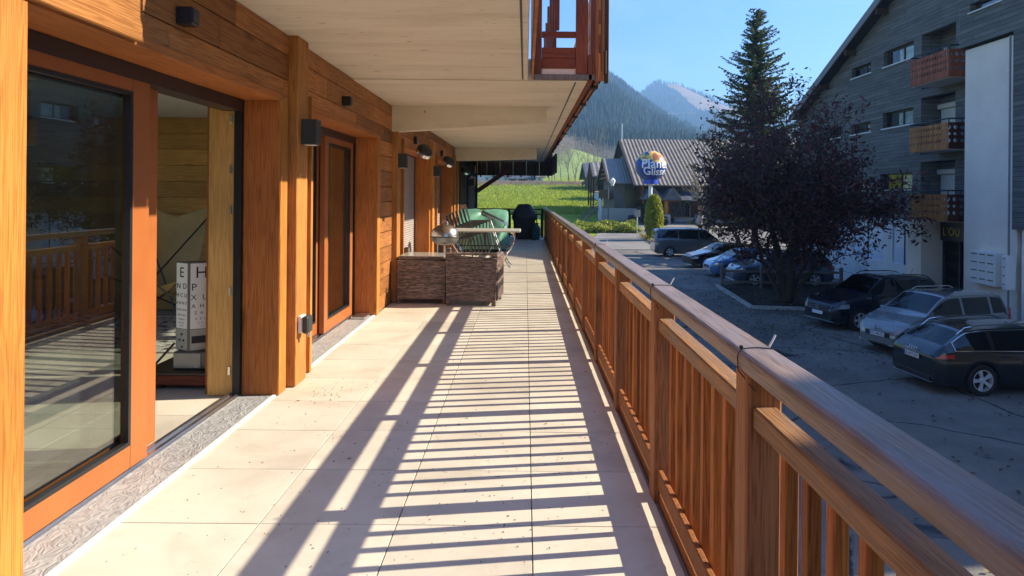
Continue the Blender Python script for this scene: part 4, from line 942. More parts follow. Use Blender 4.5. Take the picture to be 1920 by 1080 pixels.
ribbed('canopy_roof', 'roofdark', 13.0, 40, 73.6, .95, 77, 2.0, 1.0, .05, .08, sh)
for x in (13.6, 15.7): MB().prism([(x-.9, 1.0), (x+.9, 1.0), (x, 2.2)], 'Y', 73.2, 76.8).build('dormer', 'roofdark', sh); MB().obox((x-.95, 73.15, 1.0), (x, 73.15, 2.25), .1, .16).obox((x+.95, 73.15, 1.0), (x, 73.15, 2.25), .1, .16).build('dormer_trim', 'greywoodZ', sh)
for x in (15, 18.6, 22.3, 26): MB().cbox(x, x+.35, 74.0, 74.35, -1.8, 1.0, .02).build('post', 'honeyZ', sh); MB().box(x-.2, x+.6, 73.8, 74.6, -1.85, -.6).build('pier', 'kerb', sh)
for x in (16, 19.6, 23): MB().box(x, x+2.5, 76.9, 76.99, -1.0, .8).build('window_frame', 'honeyZ', sh); MB().box(x+.12, x+2.38, 76.86, 76.9, -.9, .7).build('window', 'skyglass', sh)
MB().box(16.6, 28, 76.0, 77, -1.9, -1.0).build('plinth_wall', 'kerb', sh)
MB().tube([(12.3, 88, 8.3), (12.3, 88, 10.6)], .05, 6).build('aerial', 'alu', sh)
c1 = gabled('chalet', 'small chalet with pale shingle roof and timber gable left of the shop', 'house', 10.2, 11.4, 79, 90, -1.5, 3.2, 5.9, 'greywoodZ', 'tinpale', over=.8, pitch=.35, amp=.05)
for k in range(4): MB().obox((9.6, 84.5-1.1*k, 5.3-.5*k-.3), (9.6, 84.5+1.1*k+.1, 5.3-.5*k-.3), .12, .12).build('gable_tie', 'honeyZ', c1)
MB().box(10.4, 10.6, 80.5, 88.5, 3.0, 3.3).build('gable_beam', 'honeyZ', c1); MB().box(9.5, 10.6, 79.5, 89.5, 1.0, 1.15).build('balcony_floor', 'darkwoodY', c1)
for k in range(14): MB().box(9.5, 9.56, 79.6+.7*k, 80.1+.7*k, 1.15, 2.1).build('balcony_board', 'darkwoodZ', c1)
MB().box(10.5, 10.6, 82, 83.2, -.4, 1.0).build('window', 'skyglass', c1); MB().box(10.5, 10.61, 86, 87.1, -1.4, .8).build('door', 'framedark', c1)
MB().box(8.6, 12.8, 77.6, 78.0, -1.9, -.05).build('retaining_wall', 'kerb', c1); MB().box(8.3, 8.6, 77.4, 78.4, -1.9, .9).build('pier', 'render', c1)
for k in range(9): MB().box(11.2+.1*k, 14.5, 77.95-.25*k+2, 78.2-.25*k+2, -1.6+.14*(8-k), -1.5+.14*(8-k)).build('step', 'greywoodZ', c1)
c2 = gabled('chalet', 'narrow open-sided chalet on thin posts with bright tin roof, leftmost of the row', 'house', 10.0, 13, 95, 102, 2.0, 4.3, 6.1, 'shopwall', 'tinpale', over=.8, pitch=.6, amp=.08)
for x, y in ((9.3, 95), (9.3, 98.5), (9.3, 102), (10.4, 94.6)): MB().box(x, x+.2, y, y+.2, -.8, 4.4).build('post', 'shopwall', c2)
st = empty('stair_rail', (8, 77, -1.5), label='pale slanted wooden railings going down from the chalet terrace', cat='railing')
for k in range(4): MB().obox((8.3, 77.3+.3*k, -.1+.25*k), (6.0, 75.5+.3*k, -1.9+.25*k), .06, .08).build('rail', 'greywoodZ', st)
for k in range(3): MB().box(6.2+.9*k, 6.28+.9*k, 75.7+.6*k, 75.78+.6*k, -2.2, -1.0+.6*k).build('post', 'greywoodZ', st)
gabled('barn', 'low dark barn with wide roof beside the bare trees', 'barn', 14.2, 24, 150, 165, 1.0, 5.6, 8.6, 'shopwall', 'roofdark', over=1.2, pitch=1.0)
pk = gabled('house', 'house with faded pink roof half hidden behind the chalet posts', 'house', 12.5, 20, 118, 128, .0, 2.2, 4.6, 'render', plain('faded_pink_roof', (.42,.22,.19), .7), over=.6, pitch=.8)
# far houses across the meadow
far = [(-16, -9.5, 198, 208, 4.4, 7.4, 9.4, 'render', 'rooftin', 'white house with light grey roof, leftmost across the meadow'),
       (-9, -4.5, 197, 207, 4.4, 6.9, 9.2, 'render', 'roofdark', 'white house with dark roof across the meadow, left of the blue-roofed farm'),
       (-4.0, 2.6, 196, 208, 4.4, 6.2, 9.6, 'shopwall', 'roofdark', 'broad farm with blue-grey roof across the meadow'),
       (3.0, 5.0, 194, 199, 4.2, 6.5, 7.4, 'render', 'rooftin', 'small white hut at the right end of the far houses')]
for x0, x1, y0, y1, zb, ze, zr, w, r, lab in far:
    t = gabled('house', lab, 'house', x0, x1, y0, y1, zb, ze, zr, w, r, over=.7, pitch=1.2, group='houses across the meadow')
    nw = max(1, int((x1-x0)/2.2))
    for k in range(nw):
        x = x0+(x1-x0)*(k+.5)/nw; f = MB().box(x-.5, x+.5, y0-.06, y0-.002, zb+.9, zb+2.0).build('window', 'white', t); MB().box(x-.42, x+.42, y0-.09, y0-.06, zb+1.0, zb+1.9).build('pane', 'skyglass', f)
# ------------------------------------------------------------------ globe sign on its pole
gs = empty('globe_sign', (11.6, 62, gz(0, 62)), label='blue globe sign with white lettering on a white pole behind the clipped hedge', cat='sign')
gc_ = Vector((11.0, 60.5, 4.03)); gr = 1.36
for_o = ORG[gs.name]
sp = MB(); vs = []; fs = []
for j in range(25):
    for i in range(48):
        t, a = math.pi*j/24, 2*math.pi*i/48; vs.append((gr*math.sin(t)*math.cos(a), gr*math.sin(t)*math.sin(a), gr*math.cos(t)))
for j in range(24):
    for i in range(48): fs.append((j*48+i, j*48+(i+1) % 48, (j+1)*48+(i+1) % 48, (j+1)*48+i))
sp.add(vs, fs, True); g = link('globe', sp.mesh('globe', 'globe'), gs); g.location = gc_ - for_o; ORG[g.name] = Vector()
view = math.atan2(-gc_.x, -gc_.y)
SH = 0
def wrap(lat0, k=1.0):
    def f(p):
        lon = p.x/gr; lat = lat0 + p.y/gr - .05*lon*lon*k; r = gr+.012+p.z
        th = math.pi*1.5 + lon + SH
        return Vector((r*math.cos(lat)*math.cos(th), r*math.cos(lat)*math.sin(th), r*math.sin(lat)))
    return f
for txt, lat, sz, k in (('Planète', .10, 1.12, 0), ('Glisse', -.42, 1.0, -1.5)):
    c = bpy.data.curves.new('t', 'FONT'); c.body = txt; c.size = sz; c.align_x = 'CENTER'; c.align_y = 'CENTER'; c.offset = .016; c.resolution_u = 4
    o = bpy.data.objects.new('t', c); COL.objects.link(o); me = bpy.data.meshes.new_from_object(o.evaluated_get(bpy.context.evaluated_depsgraph_get())); bpy.data.objects.remove(o)
    b = bmesh.new(); b.from_mesh(me); bmesh.ops.triangulate(b, faces=b.faces)
    for _ in range(3):
        le = [e for e in b.edges if e.calc_length() > .12]
        if le: bmesh.ops.subdivide_edges(b, edges=le, cuts=1); bmesh.ops.triangulate(b, faces=[f for f in b.faces if len(f.verts) > 3])
    SH = .42 if txt[0] == 'P' else .20
    f = wrap(lat, k)
    for v in b.verts: v.co = f(v.co)
    b.to_mesh(me); b.free(); me.materials.clear(); me.materials.append(M['signwhite']); link('lettering', me, g)
MB().lathe([(.66, 2.45), (.66, 2.95)], 32, (gc_.x, gc_.y, 0)).build('collar', 'signblue', gs)
MB().lathe([(0, 2.45), (.66, 2.45)], 32, (gc_.x, gc_.y, 0)).build('collar_base', 'signblue', gs)
MB().tube([(gc_.x, gc_.y, -2.6), (gc_.x, gc_.y, 2.5)], .17, 14).build('pole', 'white', gs)
# street lamp, road sign
lp = empty('street_lamp', (9.05, 75, -1.6), label='old-style street lamp with white lantern on a thin pole', cat='street lamp')
MB().tube([(9.05, 75, -1.8), (9.05, 75, 2.9)], [.09, .06], 8).build('pole', 'greywoodZ', lp); MB().tube([(9.05, 75, 2.7), (9.2, 75, 3.2), (9.5, 75, 3.25)], .04, 6).build('arm', 'anthracite', lp)
MB().lathe([(.12, 2.45), (.30, 2.95), (.30, 3.0), (.34, 3.02), (.1, 3.3), (0, 3.32)], 6, (9.5, 75, 0)).build('lantern', 'white', lp)
rs = empty('road_sign', (10.2, 62.6, -2.3), label='small metal sign post left of the clipped hedge', cat='sign')
MB().tube([(10.2, 62.6, -2.4), (10.2, 62.6, -.2)], .045, 8).build('post', 'alu', rs); MB().cbox(9.95, 10.45, 62.5, 62.54, -.5, .1, .02).build('sign_plate', 'alu', rs)
# parked groomer-like dark machines by the shop
def machine(x, y, lab):
    z = gz(x, y); t = empty('quad_bike', (x, y, z), label=lab, cat='vehicle', group='dark machines by the shop')
    for dx in (-.75, .75):
        for dy in (-.5, .5): MB().lathe([(.15, -.16), (.36, -.16), (.40, -.1), (.40, .1), (.36, .16), (.15, .16)], 18, (x+dx, y+dy, z+.4), 'Y').build('wheel', 'tyre', t)
    MB().prism([(x-1.1, z+.55), (x+1.1, z+.55), (x+1.05, z+.95), (x+.3, z+1.05), (x+.1, z+.9), (x-.5, z+.95), (x-1.1, z+.85)], 'Y', y-.4, y+.4).build('body', 'blackcover', t)
    MB().prism([(x-.2, z+1.0), (x+.35, z+1.05), (x+.2, z+1.9), (x-.15, z+1.9)], 'Y', y-.45, y+.45).build('cab', 'skyglass', t)
    MB().tube([(x+.5, y-.4, z+1.3), (x+.4, y, z+1.15), (x+.5, y+.4, z+1.3)], .03, 6).build('handlebar', 'black', t)
machine(12.3, 74.5, 'dark quad-like machine parked left of the shop front'); machine(13.9, 72.6, 'second dark machine parked beside the hedge before the shop')
# ------------------------------------------------------------------ cars (local frame: x forward, z up, ground 0)
def interp(tab, x):
    if x <= tab[0][0]: return tab[0][1]
    for (a, va), (b, vb) in zip(tab, tab[1:]):
        if x <= b: return va + (vb-va)*(x-a)/(b-a)
    return tab[-1][1]
def smooth_interp(tab, x, d=.05): return (interp(tab, x-d)+interp(tab, x)*2+interp(tab, x+d))/4
def paint(name, col, metal=.3):
    m = plain(name, col, .25, metal=metal, var=.02, nscale=1.2, coat=1.0); return m
def car(name, lab, loc, rz, s, plate=None, badge=None):
    t = empty(name, loc, rz, label=lab, cat=s.get('cat', 'car'), group='cars in the car park'); ORG[t.name] = Vector()
    Lh = s['L']/2; W = s['W']/2; r = s['r']; ar = r+.055; ax = (s['fa'], s['ra'])
    top, belt, plan = s['top'], s['belt'], s['plan']; sill = s.get('sill', .22)
    def zl(x):
        z = sill + (.10 if abs(x) > Lh-.12 else 0)
        for a in ax:
            d = abs(x-a)
            if d < ar: z = max(z, r + math.sqrt(ar*ar-d*d))
        return z
    def zt(x): return smooth_interp(top, x)
    def zb(x): return min(smooth_interp(belt, x), zt(x)-.012)
    def hw(x): return smooth_interp(plan, x, .03)*W
    prof = [(.15, .93), (.3, .975), (.5, 1.0), (.72, .995), (.9, .97), (1.05, .95), (1.4, .94)]
    def side(x, z): return hw(x)*interp(prof, z*1.0/s.get('hs', 1))
    def ring(x):
        a, b, c = zl(x), zb(x), zt(x); pts = []
        for f in (0, .16, .34, .52, .70, .86, 1.0): z = a+(b-a)*f; pts.append((side(x, z)-(.012 if f == 0 else 0), z))
        w = side(x, b); h = c-b; tum = s.get('tum', .20)*min(1, h/.45)+.03
        for f in (.06, .5, .86, .96): pts.append((w-.02-tum*f**1.15, b+h*(f*.985)))
        wr = pts[-1][0]
        pts += [(wr*.86, c-.012*min(1, h/.3)), (wr*.45, c+.012*min(1, h/.3)), (0, c+.018*min(1, h/.3))]
        return pts
    xs = sorted(set([round(-Lh+i*(2*Lh)/64, 4) for i in range(65)] + [round(a+ar*math.cos(k*math.pi/16), 4) for a in ax for k in range(17)] + [Lh-.02, Lh-.05, -Lh+.02, -Lh+.05]))
    xs = [x for i, x in enumerate(xs) if i == 0 or x-xs[i-1] > .004]
    vs = []; fs = []; n = None
    for x in xs:
        p = ring(x); full = [(x, -y, z) for y, z in p] + [(x, y, z) for y, z in reversed(p[:-1])]; n = len(full); vs += full
    for i in range(len(xs)-1):
        for k in range(n-1): fs.append((i*n+k, i*n+k+1, (i+1)*n+k+1, (i+1)*n+k))
    fs += [tuple(range(n)), tuple(reversed(range((len(xs)-1)*n, len(xs)*n)))]
    body = MB().add(vs, fs, True); me = body.mesh('body', s['paint']); link('body', me, t)
    # dark underbody and wheel wells
    link('underbody', MB().box(-Lh+.25, Lh-.25, -W+.2, W-.2, .2, .72).mesh('underbody', 'black'), t)
    # glass patches lying 5 mm proud of the shell
    def patch_side(x0, x1, name, sg, f0=.10, f1=.84, m='carglass', off=.005):
        cols = [x0+(x1-x0)*k/10 for k in range(11)]; v = []; f = []; rows = 4
        for x in cols:
            p = ring(x); b, h, w = p[6][1], zt(x)-zb(x), side(x, zb(x)); tum = s.get('tum', .20)*min(1, h/.45)+.03
            for j in range(rows+1):
                q = f0+(f1-f0)*j/rows
                if h < .12: q = f0
                v.append((x, sg*(w-.02-tum*q**1.15+off), b+h*q*.985))
        for i in range(10):
            for j in range(rows): f.append((i*(rows+1)+j, (i+1)*(rows+1)+j, (i+1)*(rows+1)+j+1, i*(rows+1)+j+1))
        return link(name, MB().add(v, f, True).mesh(name, m), t)
    def patch_top(x0, x1, name, k0=.93, m='carglass', off=.006):
        v = []; f = []
        for i in range(9):
            x = x0+(x1-x0)*i/8; p = ring(x); h = zt(x)-zb(x)
            slope = (zt(x+.02)-zt(x-.02))/.04; nl = math.hypot(1, slope); w = p[10][0]*k0
            for j in range(9):
                u = -1+2*j/8; y = u*w; q = abs(u)*k0
                z = interp([(0, p[13][1]), (.45, p[12][1]), (.86, p[11][1]), (1, p[10][1])], q)
                v.append((x-slope/nl*off, y, z+off/nl))
        for i in range(8):
            for j in range(8): f.append((i*9+j, i*9+j+1, (i+1)*9+j+1, (i+1)*9+j))
        return link(name, MB().add(v, f, True).mesh(name, m), t)
    for sg in (-1, 1):
        for a, b in s['side']: patch_side(a, b, 'side_window', sg)
    patch_top(*s['wind'], 'windscreen'); patch_top(*s['rear'], 'rear_window', .86)
    if s.get('trim'):
        for sg in (-1, 1):
            x0, x1 = s['trim']; pts = []
            for k in range(25):
                x = x0+(x1-x0)*k/24; h = zt(x)-zb(x); w = side(x, zb(x)); tum = s.get('tum', .20)*min(1, h/.45)+.03; q = .885
                pts.append((x, sg*(w-.02-tum*q**1.15+.006), zb(x)+h*q*.985))
            for x in (x1, x0): pts.append((x, sg*(side(x, zb(x))-.015), zb(x)+.03)) if x == x1 else pts.insert(0, (x, sg*(side(x, zb(x))-.015), zb(x)+.03))
            link('window_trim', MB().tube(pts+[pts[0]], .011, 6).mesh('window_trim', 'chrome'), t)
    # sheet-metal gaps: door lines as thin dark strips
    dg = MB()
    for sg in (-1, 1):
        for x in s['doors']:
            v = []; f = []
            for j in range(9):
                z = sill+.1+(zb(x)-.02-sill-.1)*j/8
                for d in (-.006, .006): v.append((x+d+.05*(j/8-.5)*s.get('lean', 0), sg*(side(x, z)+.002), z))
            for j in range(8): f.append((2*j, 2*j+1, 2*j+3, 2*j+2))
            dg.add(v, f)
    link('door_gaps', dg.mesh('door_gaps', 'black'), t)
    for sg in (-1, 1):
        for x in s['handles']: z = zb(x)-.10; link('door_handle', MB().cbox(x-.10, x+.10, sg*side(x, z)-.018, sg*side(x, z)+.022, z-.016, z+.016, .008).mesh('door_handle', s.get('handlemat', s['paint'])), t)
    # wheels: tyre and five- or ten-spoke rim
    if not hasattr(car, 'wm'): car.wm = {}
    key = (round(r, 3), s.get('spokes', 5))
    if key not in car.wm:
        k = s.get('spokes', 5); rr = r*.70
        ty = MB().lathe([(rr*.98, -.10), (rr+.02, -.112), (r-.03, -.112), (r-.004, -.09), (r, -.05), (r, .05), (r-.004, .09), (r-.03, .112), (rr+.02, .112), (rr*.98, .10)], 40, axis='Y').mesh('tyre', 'tyre')
        rim = MB().lathe([(rr, .10), (rr*.93, .104), (rr*.90, .06), (rr*.90, -.09)], 40, axis='Y')
        rim.lathe([(0, .085), (.055, .085), (.07, .075), (.07, .03)], 16, axis='Y')
        for i in range(k):
            a = 2*math.pi*i/k
            for o in ((-.10, .10) if k == 5 else (0,)):
                ca, sa = math.cos(a+o), math.sin(a+o); c0, s0 = math.cos(a+o*.2), math.sin(a+o*.2)
                rim.obox((.05*c0, .078, .05*s0), (rr*.94*ca, .085, rr*.94*sa), .045 if k == 5 else .05, .035, (0, 1, 0))
        rm_ = rim.mesh('rim', 'rim'); disc = MB().lathe([(0, .0), (rr*.9, .0)], 32, axis='Y').mesh('brake_disc', 'black')
        car.wm[key] = (ty, rm_, disc)
    for a in ax:
        for sg in (-1, 1):
            w = link('wheel', car.wm[key][0], t); w.location = (a, sg*(W-.115), r)
            if sg < 0: w.rotation_euler = (0, 0, math.pi)
            w.name = 'wheel'; link('rim', car.wm[key][1], w); link('brake_disc', car.wm[key][2], w)
    # lamps lie on the shell corners
    def lamp(x0, x1, z0, z1, name, m, taper=.3):
        for sg in (-1, 1):
            v = []; f = []; nx, nz = 8, 4
            for i in range(nx+1):
                x = x0+(x1-x0)*i/nx; k = i/nx if abs(x1) > abs(x0) else 1-i/nx
                for j in range(nz+1):
                    zz0 = z0+(z1-z0)*taper*(1-k)*.6; z = zz0+(z1-zz0)*j/nz; z = min(z, zb(x)-.005) if zt(x)-zb(x) < .2 else z
                    v.append((x+(.006 if x > 0 else -.006), sg*(side(x, z)+.006), z))
            for i in range(nx):
                for j in range(nz): a = i*(nz+1)+j; f.append((a, a+1, a+nz+2, a+nz+1))
            x = x1 if abs(x1) > abs(x0) else x0
            link(name, MB().add(v, f, True).mesh(name, m), t)
    lamp(*s['head'], 'headlight', 'lens'); lamp(*s['tail'], 'tail_light', 'rednum')
    f = Lh+.004
    def fbox(x0, x1, y0, y1, z0, z1, name, m, c=.008): return link(name, MB().cbox(min(x0, x1), max(x0, x1), y0, y1, z0, z1, c).mesh(name, m), t)
    for a in s.get('front', []): fbox(f-.05, f+a[4], a[0], a[1], a[2], a[3], a[5], a[6])
    for a in s.get('back', []): fbox(-f+.05, -f-a[4], a[0], a[1], a[2], a[3], a[5], a[6])
    # mirrors and roof bars
    mx = s['mirror']
    for sg in (-1, 1):
        y = side(mx, zb(mx)); link('wing_mirror', MB().cbox(mx-.07, mx+.08, min(sg*(y-.03), sg*(y+.19)), max(sg*(y-.03), sg*(y+.19)), zb(mx)+.01, zb(mx)+.15, .03).mesh('wing_mirror', s.get('mirmat', s['paint'])), t)
    if s.get('bars'):
        x0, x1 = s['bars']
        for sg in (-1, 1):
            w = ring((x0+x1)/2)[10][0]-.03; pts = [(x0+(x1-x0)*k/10, sg*w, zt(x0+(x1-x0)*k/10)+(.045 if 0 < k < 10 else -.01)) for k in range(11)]
            link('roof_bar', MB().tube(pts, .016, 6).mesh('roof_bar', s.get('barmat', 'chrome')), t)
    if s.get('aerial'): x = s['aerial']; link('aerial', MB().tube([(x, 0, zt(x)), (x-.12, 0, zt(x)+.2)], .005, 5).mesh('aerial', 'black'), t)
    if plate:
        txt, end, z = plate; sg = 1 if end == 'front' else -1; o = s.get('plate_off', .03)
        pl = link('number_plate', MB().cbox(min(sg*(f+o-.01), sg*(f+o)), max(sg*(f+o-.01), sg*(f+o)), -.26, .26, z-.055, z+.055, .004).mesh('number_plate', 'plate'), t); ORG[pl.name] = Vector()
        link('country_band', MB().box(min(sg*(f+o), sg*(f+o+.002)), max(sg*(f+o), sg*(f+o+.002)), (-.26 if sg > 0 else .215), (-.215 if sg > 0 else .26), z-.054, z+.054).mesh('country_band', 'signblue'), pl)
        if txt: put_text(txt, .095, pl, facing((sg*(f+o+.002), 0, z), sg, 0), 'ink', 'plate_text', .002, spacing=1.05)
    if badge: badge(t, f)
    return t
P_BLACK = paint('black_car_paint', (.006,.007,.010), .1); P_SILV = paint('silver_grey_paint', (.24,.25,.26), .55)
P_NAVY = paint('dark_blue_black_paint', (.008,.010,.018), .2); P_VAN = paint('grey_van_paint', (.13,.14,.15), .6); P_BLUE = paint('sky_lifted_blue_paint', (.10,.19,.38), .4)  # hatchback blue lightened, sky reflection put into the colour
for nm, v in (('P_BLACK', P_BLACK), ('P_SILV', P_SILV), ('P_NAVY', P_NAVY), ('P_VAN', P_VAN), ('P_BLUE', P_BLUE), ('P_MID', paint('dark_sky_sheen_paint', (.06,.085,.14), .4))): M[nm] = v  # mid paint: black car with the sky's reflection put into its colour
estate = dict(L=4.72, W=1.84, r=.335, fa=1.46, ra=-1.36, paint='P_BLACK', sill=.20,
    top=[(-2.36, .80), (-2.30, .93), (-2.16, 1.02), (-1.62, 1.36), (-1.2, 1.42), (-.2, 1.45), (.35, 1.42), (1.15, 1.00), (1.3, .96), (2.05, .80), (2.30, .70), (2.36, .60)],
    belt=[(-2.36, .78), (-2.2, .93), (-1.5, .94), (.9, .90), (1.25, .90), (2.1, .74), (2.36, .56)],
    plan=[(-2.36, .78), (-2.30, .87), (-2.15, .94), (-1.6, .985), (0, 1), (1.4, .99), (2.0, .93), (2.25, .82), (2.36, .66)],
    side=[(-1.85, -1.12), (-1.02, -.12), (-.04, .82)], wind=(1.05, .42), rear=(-1.68, -2.10), trim=(-1.95, .98), doors=(-1.02, -.08, .98), handles=(-.85, .08),
    head=(1.95, 2.34, .56, .70), tail=(-1.98, -2.345, .79, .885), mirror=.78, bars=(-1.75, .2), tum=.24, aerial=None,
    back=[(-.60, .60, .24, .38, .015, 'diffuser', 'black'), (-.30, .30, .66, .80, -.006, 'plate_recess', 'P_BLACK'), (-.66, .66, .255, .263, .02, 'bumper_strip', 'alu')], front=[(-.5, .5, .3, .65, .01, 'grille', 'black')])
mpv = dict(L=4.08, W=1.77, r=.315, fa=1.20, ra=-1.34, paint='P_SILV', sill=.20, hs=1.12,
    top=[(-2.04, .95), (-2.0, 1.15), (-1.92, 1.35), (-1.75, 1.56), (-1.3, 1.61), (0, 1.63), (.35, 1.60), (1.12, 1.10), (1.3, 1.04), (1.85, .88), (2.0, .74), (2.04, .60)],
    belt=[(-2.04, .94), (-1.7, 1.02), (.8, .97), (1.25, .97), (1.85, .80), (2.04, .58)],
    plan=[(-2.04, .86), (-1.98, .93), (-1.7, .97), (0, 1), (1.2, .985), (1.7, .92), (1.95, .80), (2.04, .66)],
    side=[(-1.82, -1.28), (-1.18, -.20), (-.10, .88)], wind=(1.04, .42), rear=(-1.80, -2.0), trim=None, doors=(-1.18, -.15, .95), handles=(-1.0, .05), tum=.15,
    head=(1.30, 2.03, .70, .86), tail=(-1.85, -2.03, .8, 1.2), mirror=.80, bars=(-1.5, .1), mirmat='P_SILV',
    front=[(-.42, .42, .47, .62, .0, 'grille', 'black'), (-.66, .66, .27, .42, -.02, 'lower_grille', 'black'), (-.64, -.34, .27, .35, -.008, 'fog_lamp', 'lens'), (.34, .64, .27, .35, -.008, 'fog_lamp', 'lens')], back=[])
suv = dict(L=4.45, W=1.83, r=.345, fa=1.34, ra=-1.27, paint='P_NAVY', sill=.26, hs=1.12,
    top=[(-2.22, .98), (-2.16, 1.15), (-2.0, 1.42), (-1.75, 1.60), (-1.2, 1.67), (0, 1.68), (.3, 1.65), (1.0, 1.15), (1.15, 1.10), (1.95, .96), (2.15, .84), (2.22, .62)],
    belt=[(-2.22, .97), (-1.8, 1.05), (.8, 1.0), (1.15, 1.01), (1.95, .88), (2.22, .60)],
    plan=[(-2.22, .86), (-2.15, .93), (-1.8, .98), (0, 1), (1.3, .99), (1.9, .93), (2.12, .83), (2.22, .68)],
    side=[(-1.85, -1.22), (-1.12, -.2), (-.1, .78)], wind=(.94, .36), rear=(-1.82, -2.08), trim=None, doors=(-1.12, -.15, .92), handles=(-.95, .05), tum=.19,
    head=(1.72, 2.215, .70, .86), tail=(-1.9, -2.21, .85, 1.1), mirror=.72, bars=(-1.7, .15), barmat='anthracite', aerial=-1.5,
    front=[(-.50, .50, .60, .78, .004, 'grille', 'black'), (-.48, .48, .755, .775, .012, 'grille_bar', 'chrome'), (-.48, .48, .69, .71, .012, 'grille_bar', 'chrome'), (-.48, .48, .61, .63, .012, 'grille_bar', 'chrome'), (-.6, .6, .30, .43, -.01, 'lower_grille', 'black'), (-.72, .72, .27, .30, .01, 'chrome_strip', 'chrome')], back=[])
def chevrons(t, f):
    m = MB()
    for z in (.66, .715): m.obox((f+.012, 0, z+.05), (f+.012, -.085, z), .022, .02, (1,0,0)).obox((f+.012, 0, z+.05), (f+.012, .085, z), .022, .02, (1,0,0))
    link('chevron_badge', m.mesh('chevron_badge', 'chrome'), t)
def roundel(t, f):
    m = MB().lathe([(.075, .0), (.085, .008), (.072, .008)], 24, (0, 0, 0), 'X').xf(Matrix.Translation((f+.02, 0, .70)))
    for a, b in (((-.045, .05), (0, -.005)), ((0, -.005), (.045, .05)), ((-.062, .02), (-.03, -.058)), ((-.03, -.058), (0, .0)), ((0, .0), (.03, -.058)), ((.03, -.058), (.062, .02))):
        m.obox((f+.026, a[0], .70+a[1]), (f+.026, b[0], .70+b[1]), .012, .01, (1,0,0))
    link('round_badge', m.mesh('round_badge', 'chrome'), t)
def rings(t, f):
    m = MB()
    for k in range(4):
        pts = [(-f-.012, -.12+.08*k+.048*math.cos(a*math.pi/10), .875+.048*math.sin(a*math.pi/10)) for a in range(21)]; m.tube(pts, .007, 6, False)
    link('ring_badge', m.mesh('ring_badge', 'chrome'), t)
car('estate_car', 'black estate car seen from behind with five-spoke wheels, nearest to the terrace', (11.19, 15.86, GZ+.02), R(5), estate, ('ET-677-ZD', 'back', .73), rings)
car('compact_minivan', 'silver grey people carrier with roof bars, facing the terrace between two dark cars', (11.62, 19.55, GZ+.02), R(199), mpv, ('DD-188-ES', 'front', .545), chevrons)
car('suv', 'dark blue-black SUV with chrome grille parked beside the planting bed', (11.75, 23.15, GZ+.02), R(196), suv, ('', 'front', .52), roundel)
import copy
suv2 = copy.deepcopy(suv); suv2.update(paint='P_MID', L=4.72, fa=1.42, ra=-1.43, spokes=5)
sc_ = 4.72/4.45
for k in ('top', 'belt', 'plan'): suv2[k] = [(a*sc_, b) for a, b in suv[k]]
for k in ('side',): suv2[k] = [(a*sc_, b*sc_) for a, b in suv[k]]
suv2['wind'] = tuple(a*sc_ for a in suv['wind']); suv2['rear'] = tuple(a*sc_ for a in suv['rear']); suv2['head'] = (1.84, 2.35, .70, .86); suv2['tail'] = (-2.02, -2.35, .85, 1.1)
car('suv', 'dark SUV with sky reflection in its blue paint behind the wooden fence and purple tree', (12.28, 33.35, GZ+.02), R(180), suv2)
hatch = copy.deepcopy(mpv); hatch.update(paint='P_BLUE', hs=1.0, W=1.78)
hatch['top'] = [(a, b*.92) for a, b in mpv['top']]; hatch['belt'] = [(a, b*.93) for a, b in mpv['belt']]; hatch['head'] = (1.40, 2.03, .62, .76); hatch['bars'] = None
car('hatchback', 'blue hatchback parked between two dark cars behind the purple tree', (11.75, 36.9, GZ+.02), R(183), hatch)
sal = copy.deepcopy(estate); sal['spokes'] = 10; sal['bars'] = None; sal['trim'] = None
car('saloon_car', 'black car with many-spoked wheels parked next to the grey van', (12.0, 41.6, GZ+.02), R(190), sal)
van = dict(L=5.14, W=1.93, r=.34, fa=1.68, ra=-1.52, paint='P_VAN', sill=.24, hs=1.3, cat='van',
    top=[(-2.57, 1.0), (-2.55, 1.5), (-2.48, 1.85), (-2.2, 1.97), (0, 2.0), (1.0, 1.94), (1.9, 1.20), (2.05, 1.12), (2.45, .98), (2.55, .8), (2.57, .6)],
    belt=[(-2.57, 1.0), (-2.4, 1.22), (1.6, 1.15), (1.95, 1.1), (2.4, .9), (2.57, .58)],
    plan=[(-2.57, .90), (-2.5, .96), (-2.2, .99), (0, 1), (1.7, .99), (2.3, .92), (2.5, .8), (2.57, .68)],
    side=[(-2.36, -.95), (-.88, .45), (.55, 1.5)], wind=(1.82, 1.1), rear=(-2.5, -2.55), trim=None, doors=(-.9, .5, 1.55), handles=(.35, .7), tum=.12,
    head=(2.0, 2.56, .78, .95), tail=(-2.45, -2.565, .95, 1.25), mirror=1.45, bars=None, front=[(-.5, .5, .5, .75, .005, 'grille', 'black')], back=[])
car('passenger_van', 'grey passenger van with tinted windows beside the traffic island', (11.6, 48.75, GZ+.02), R(0), van)
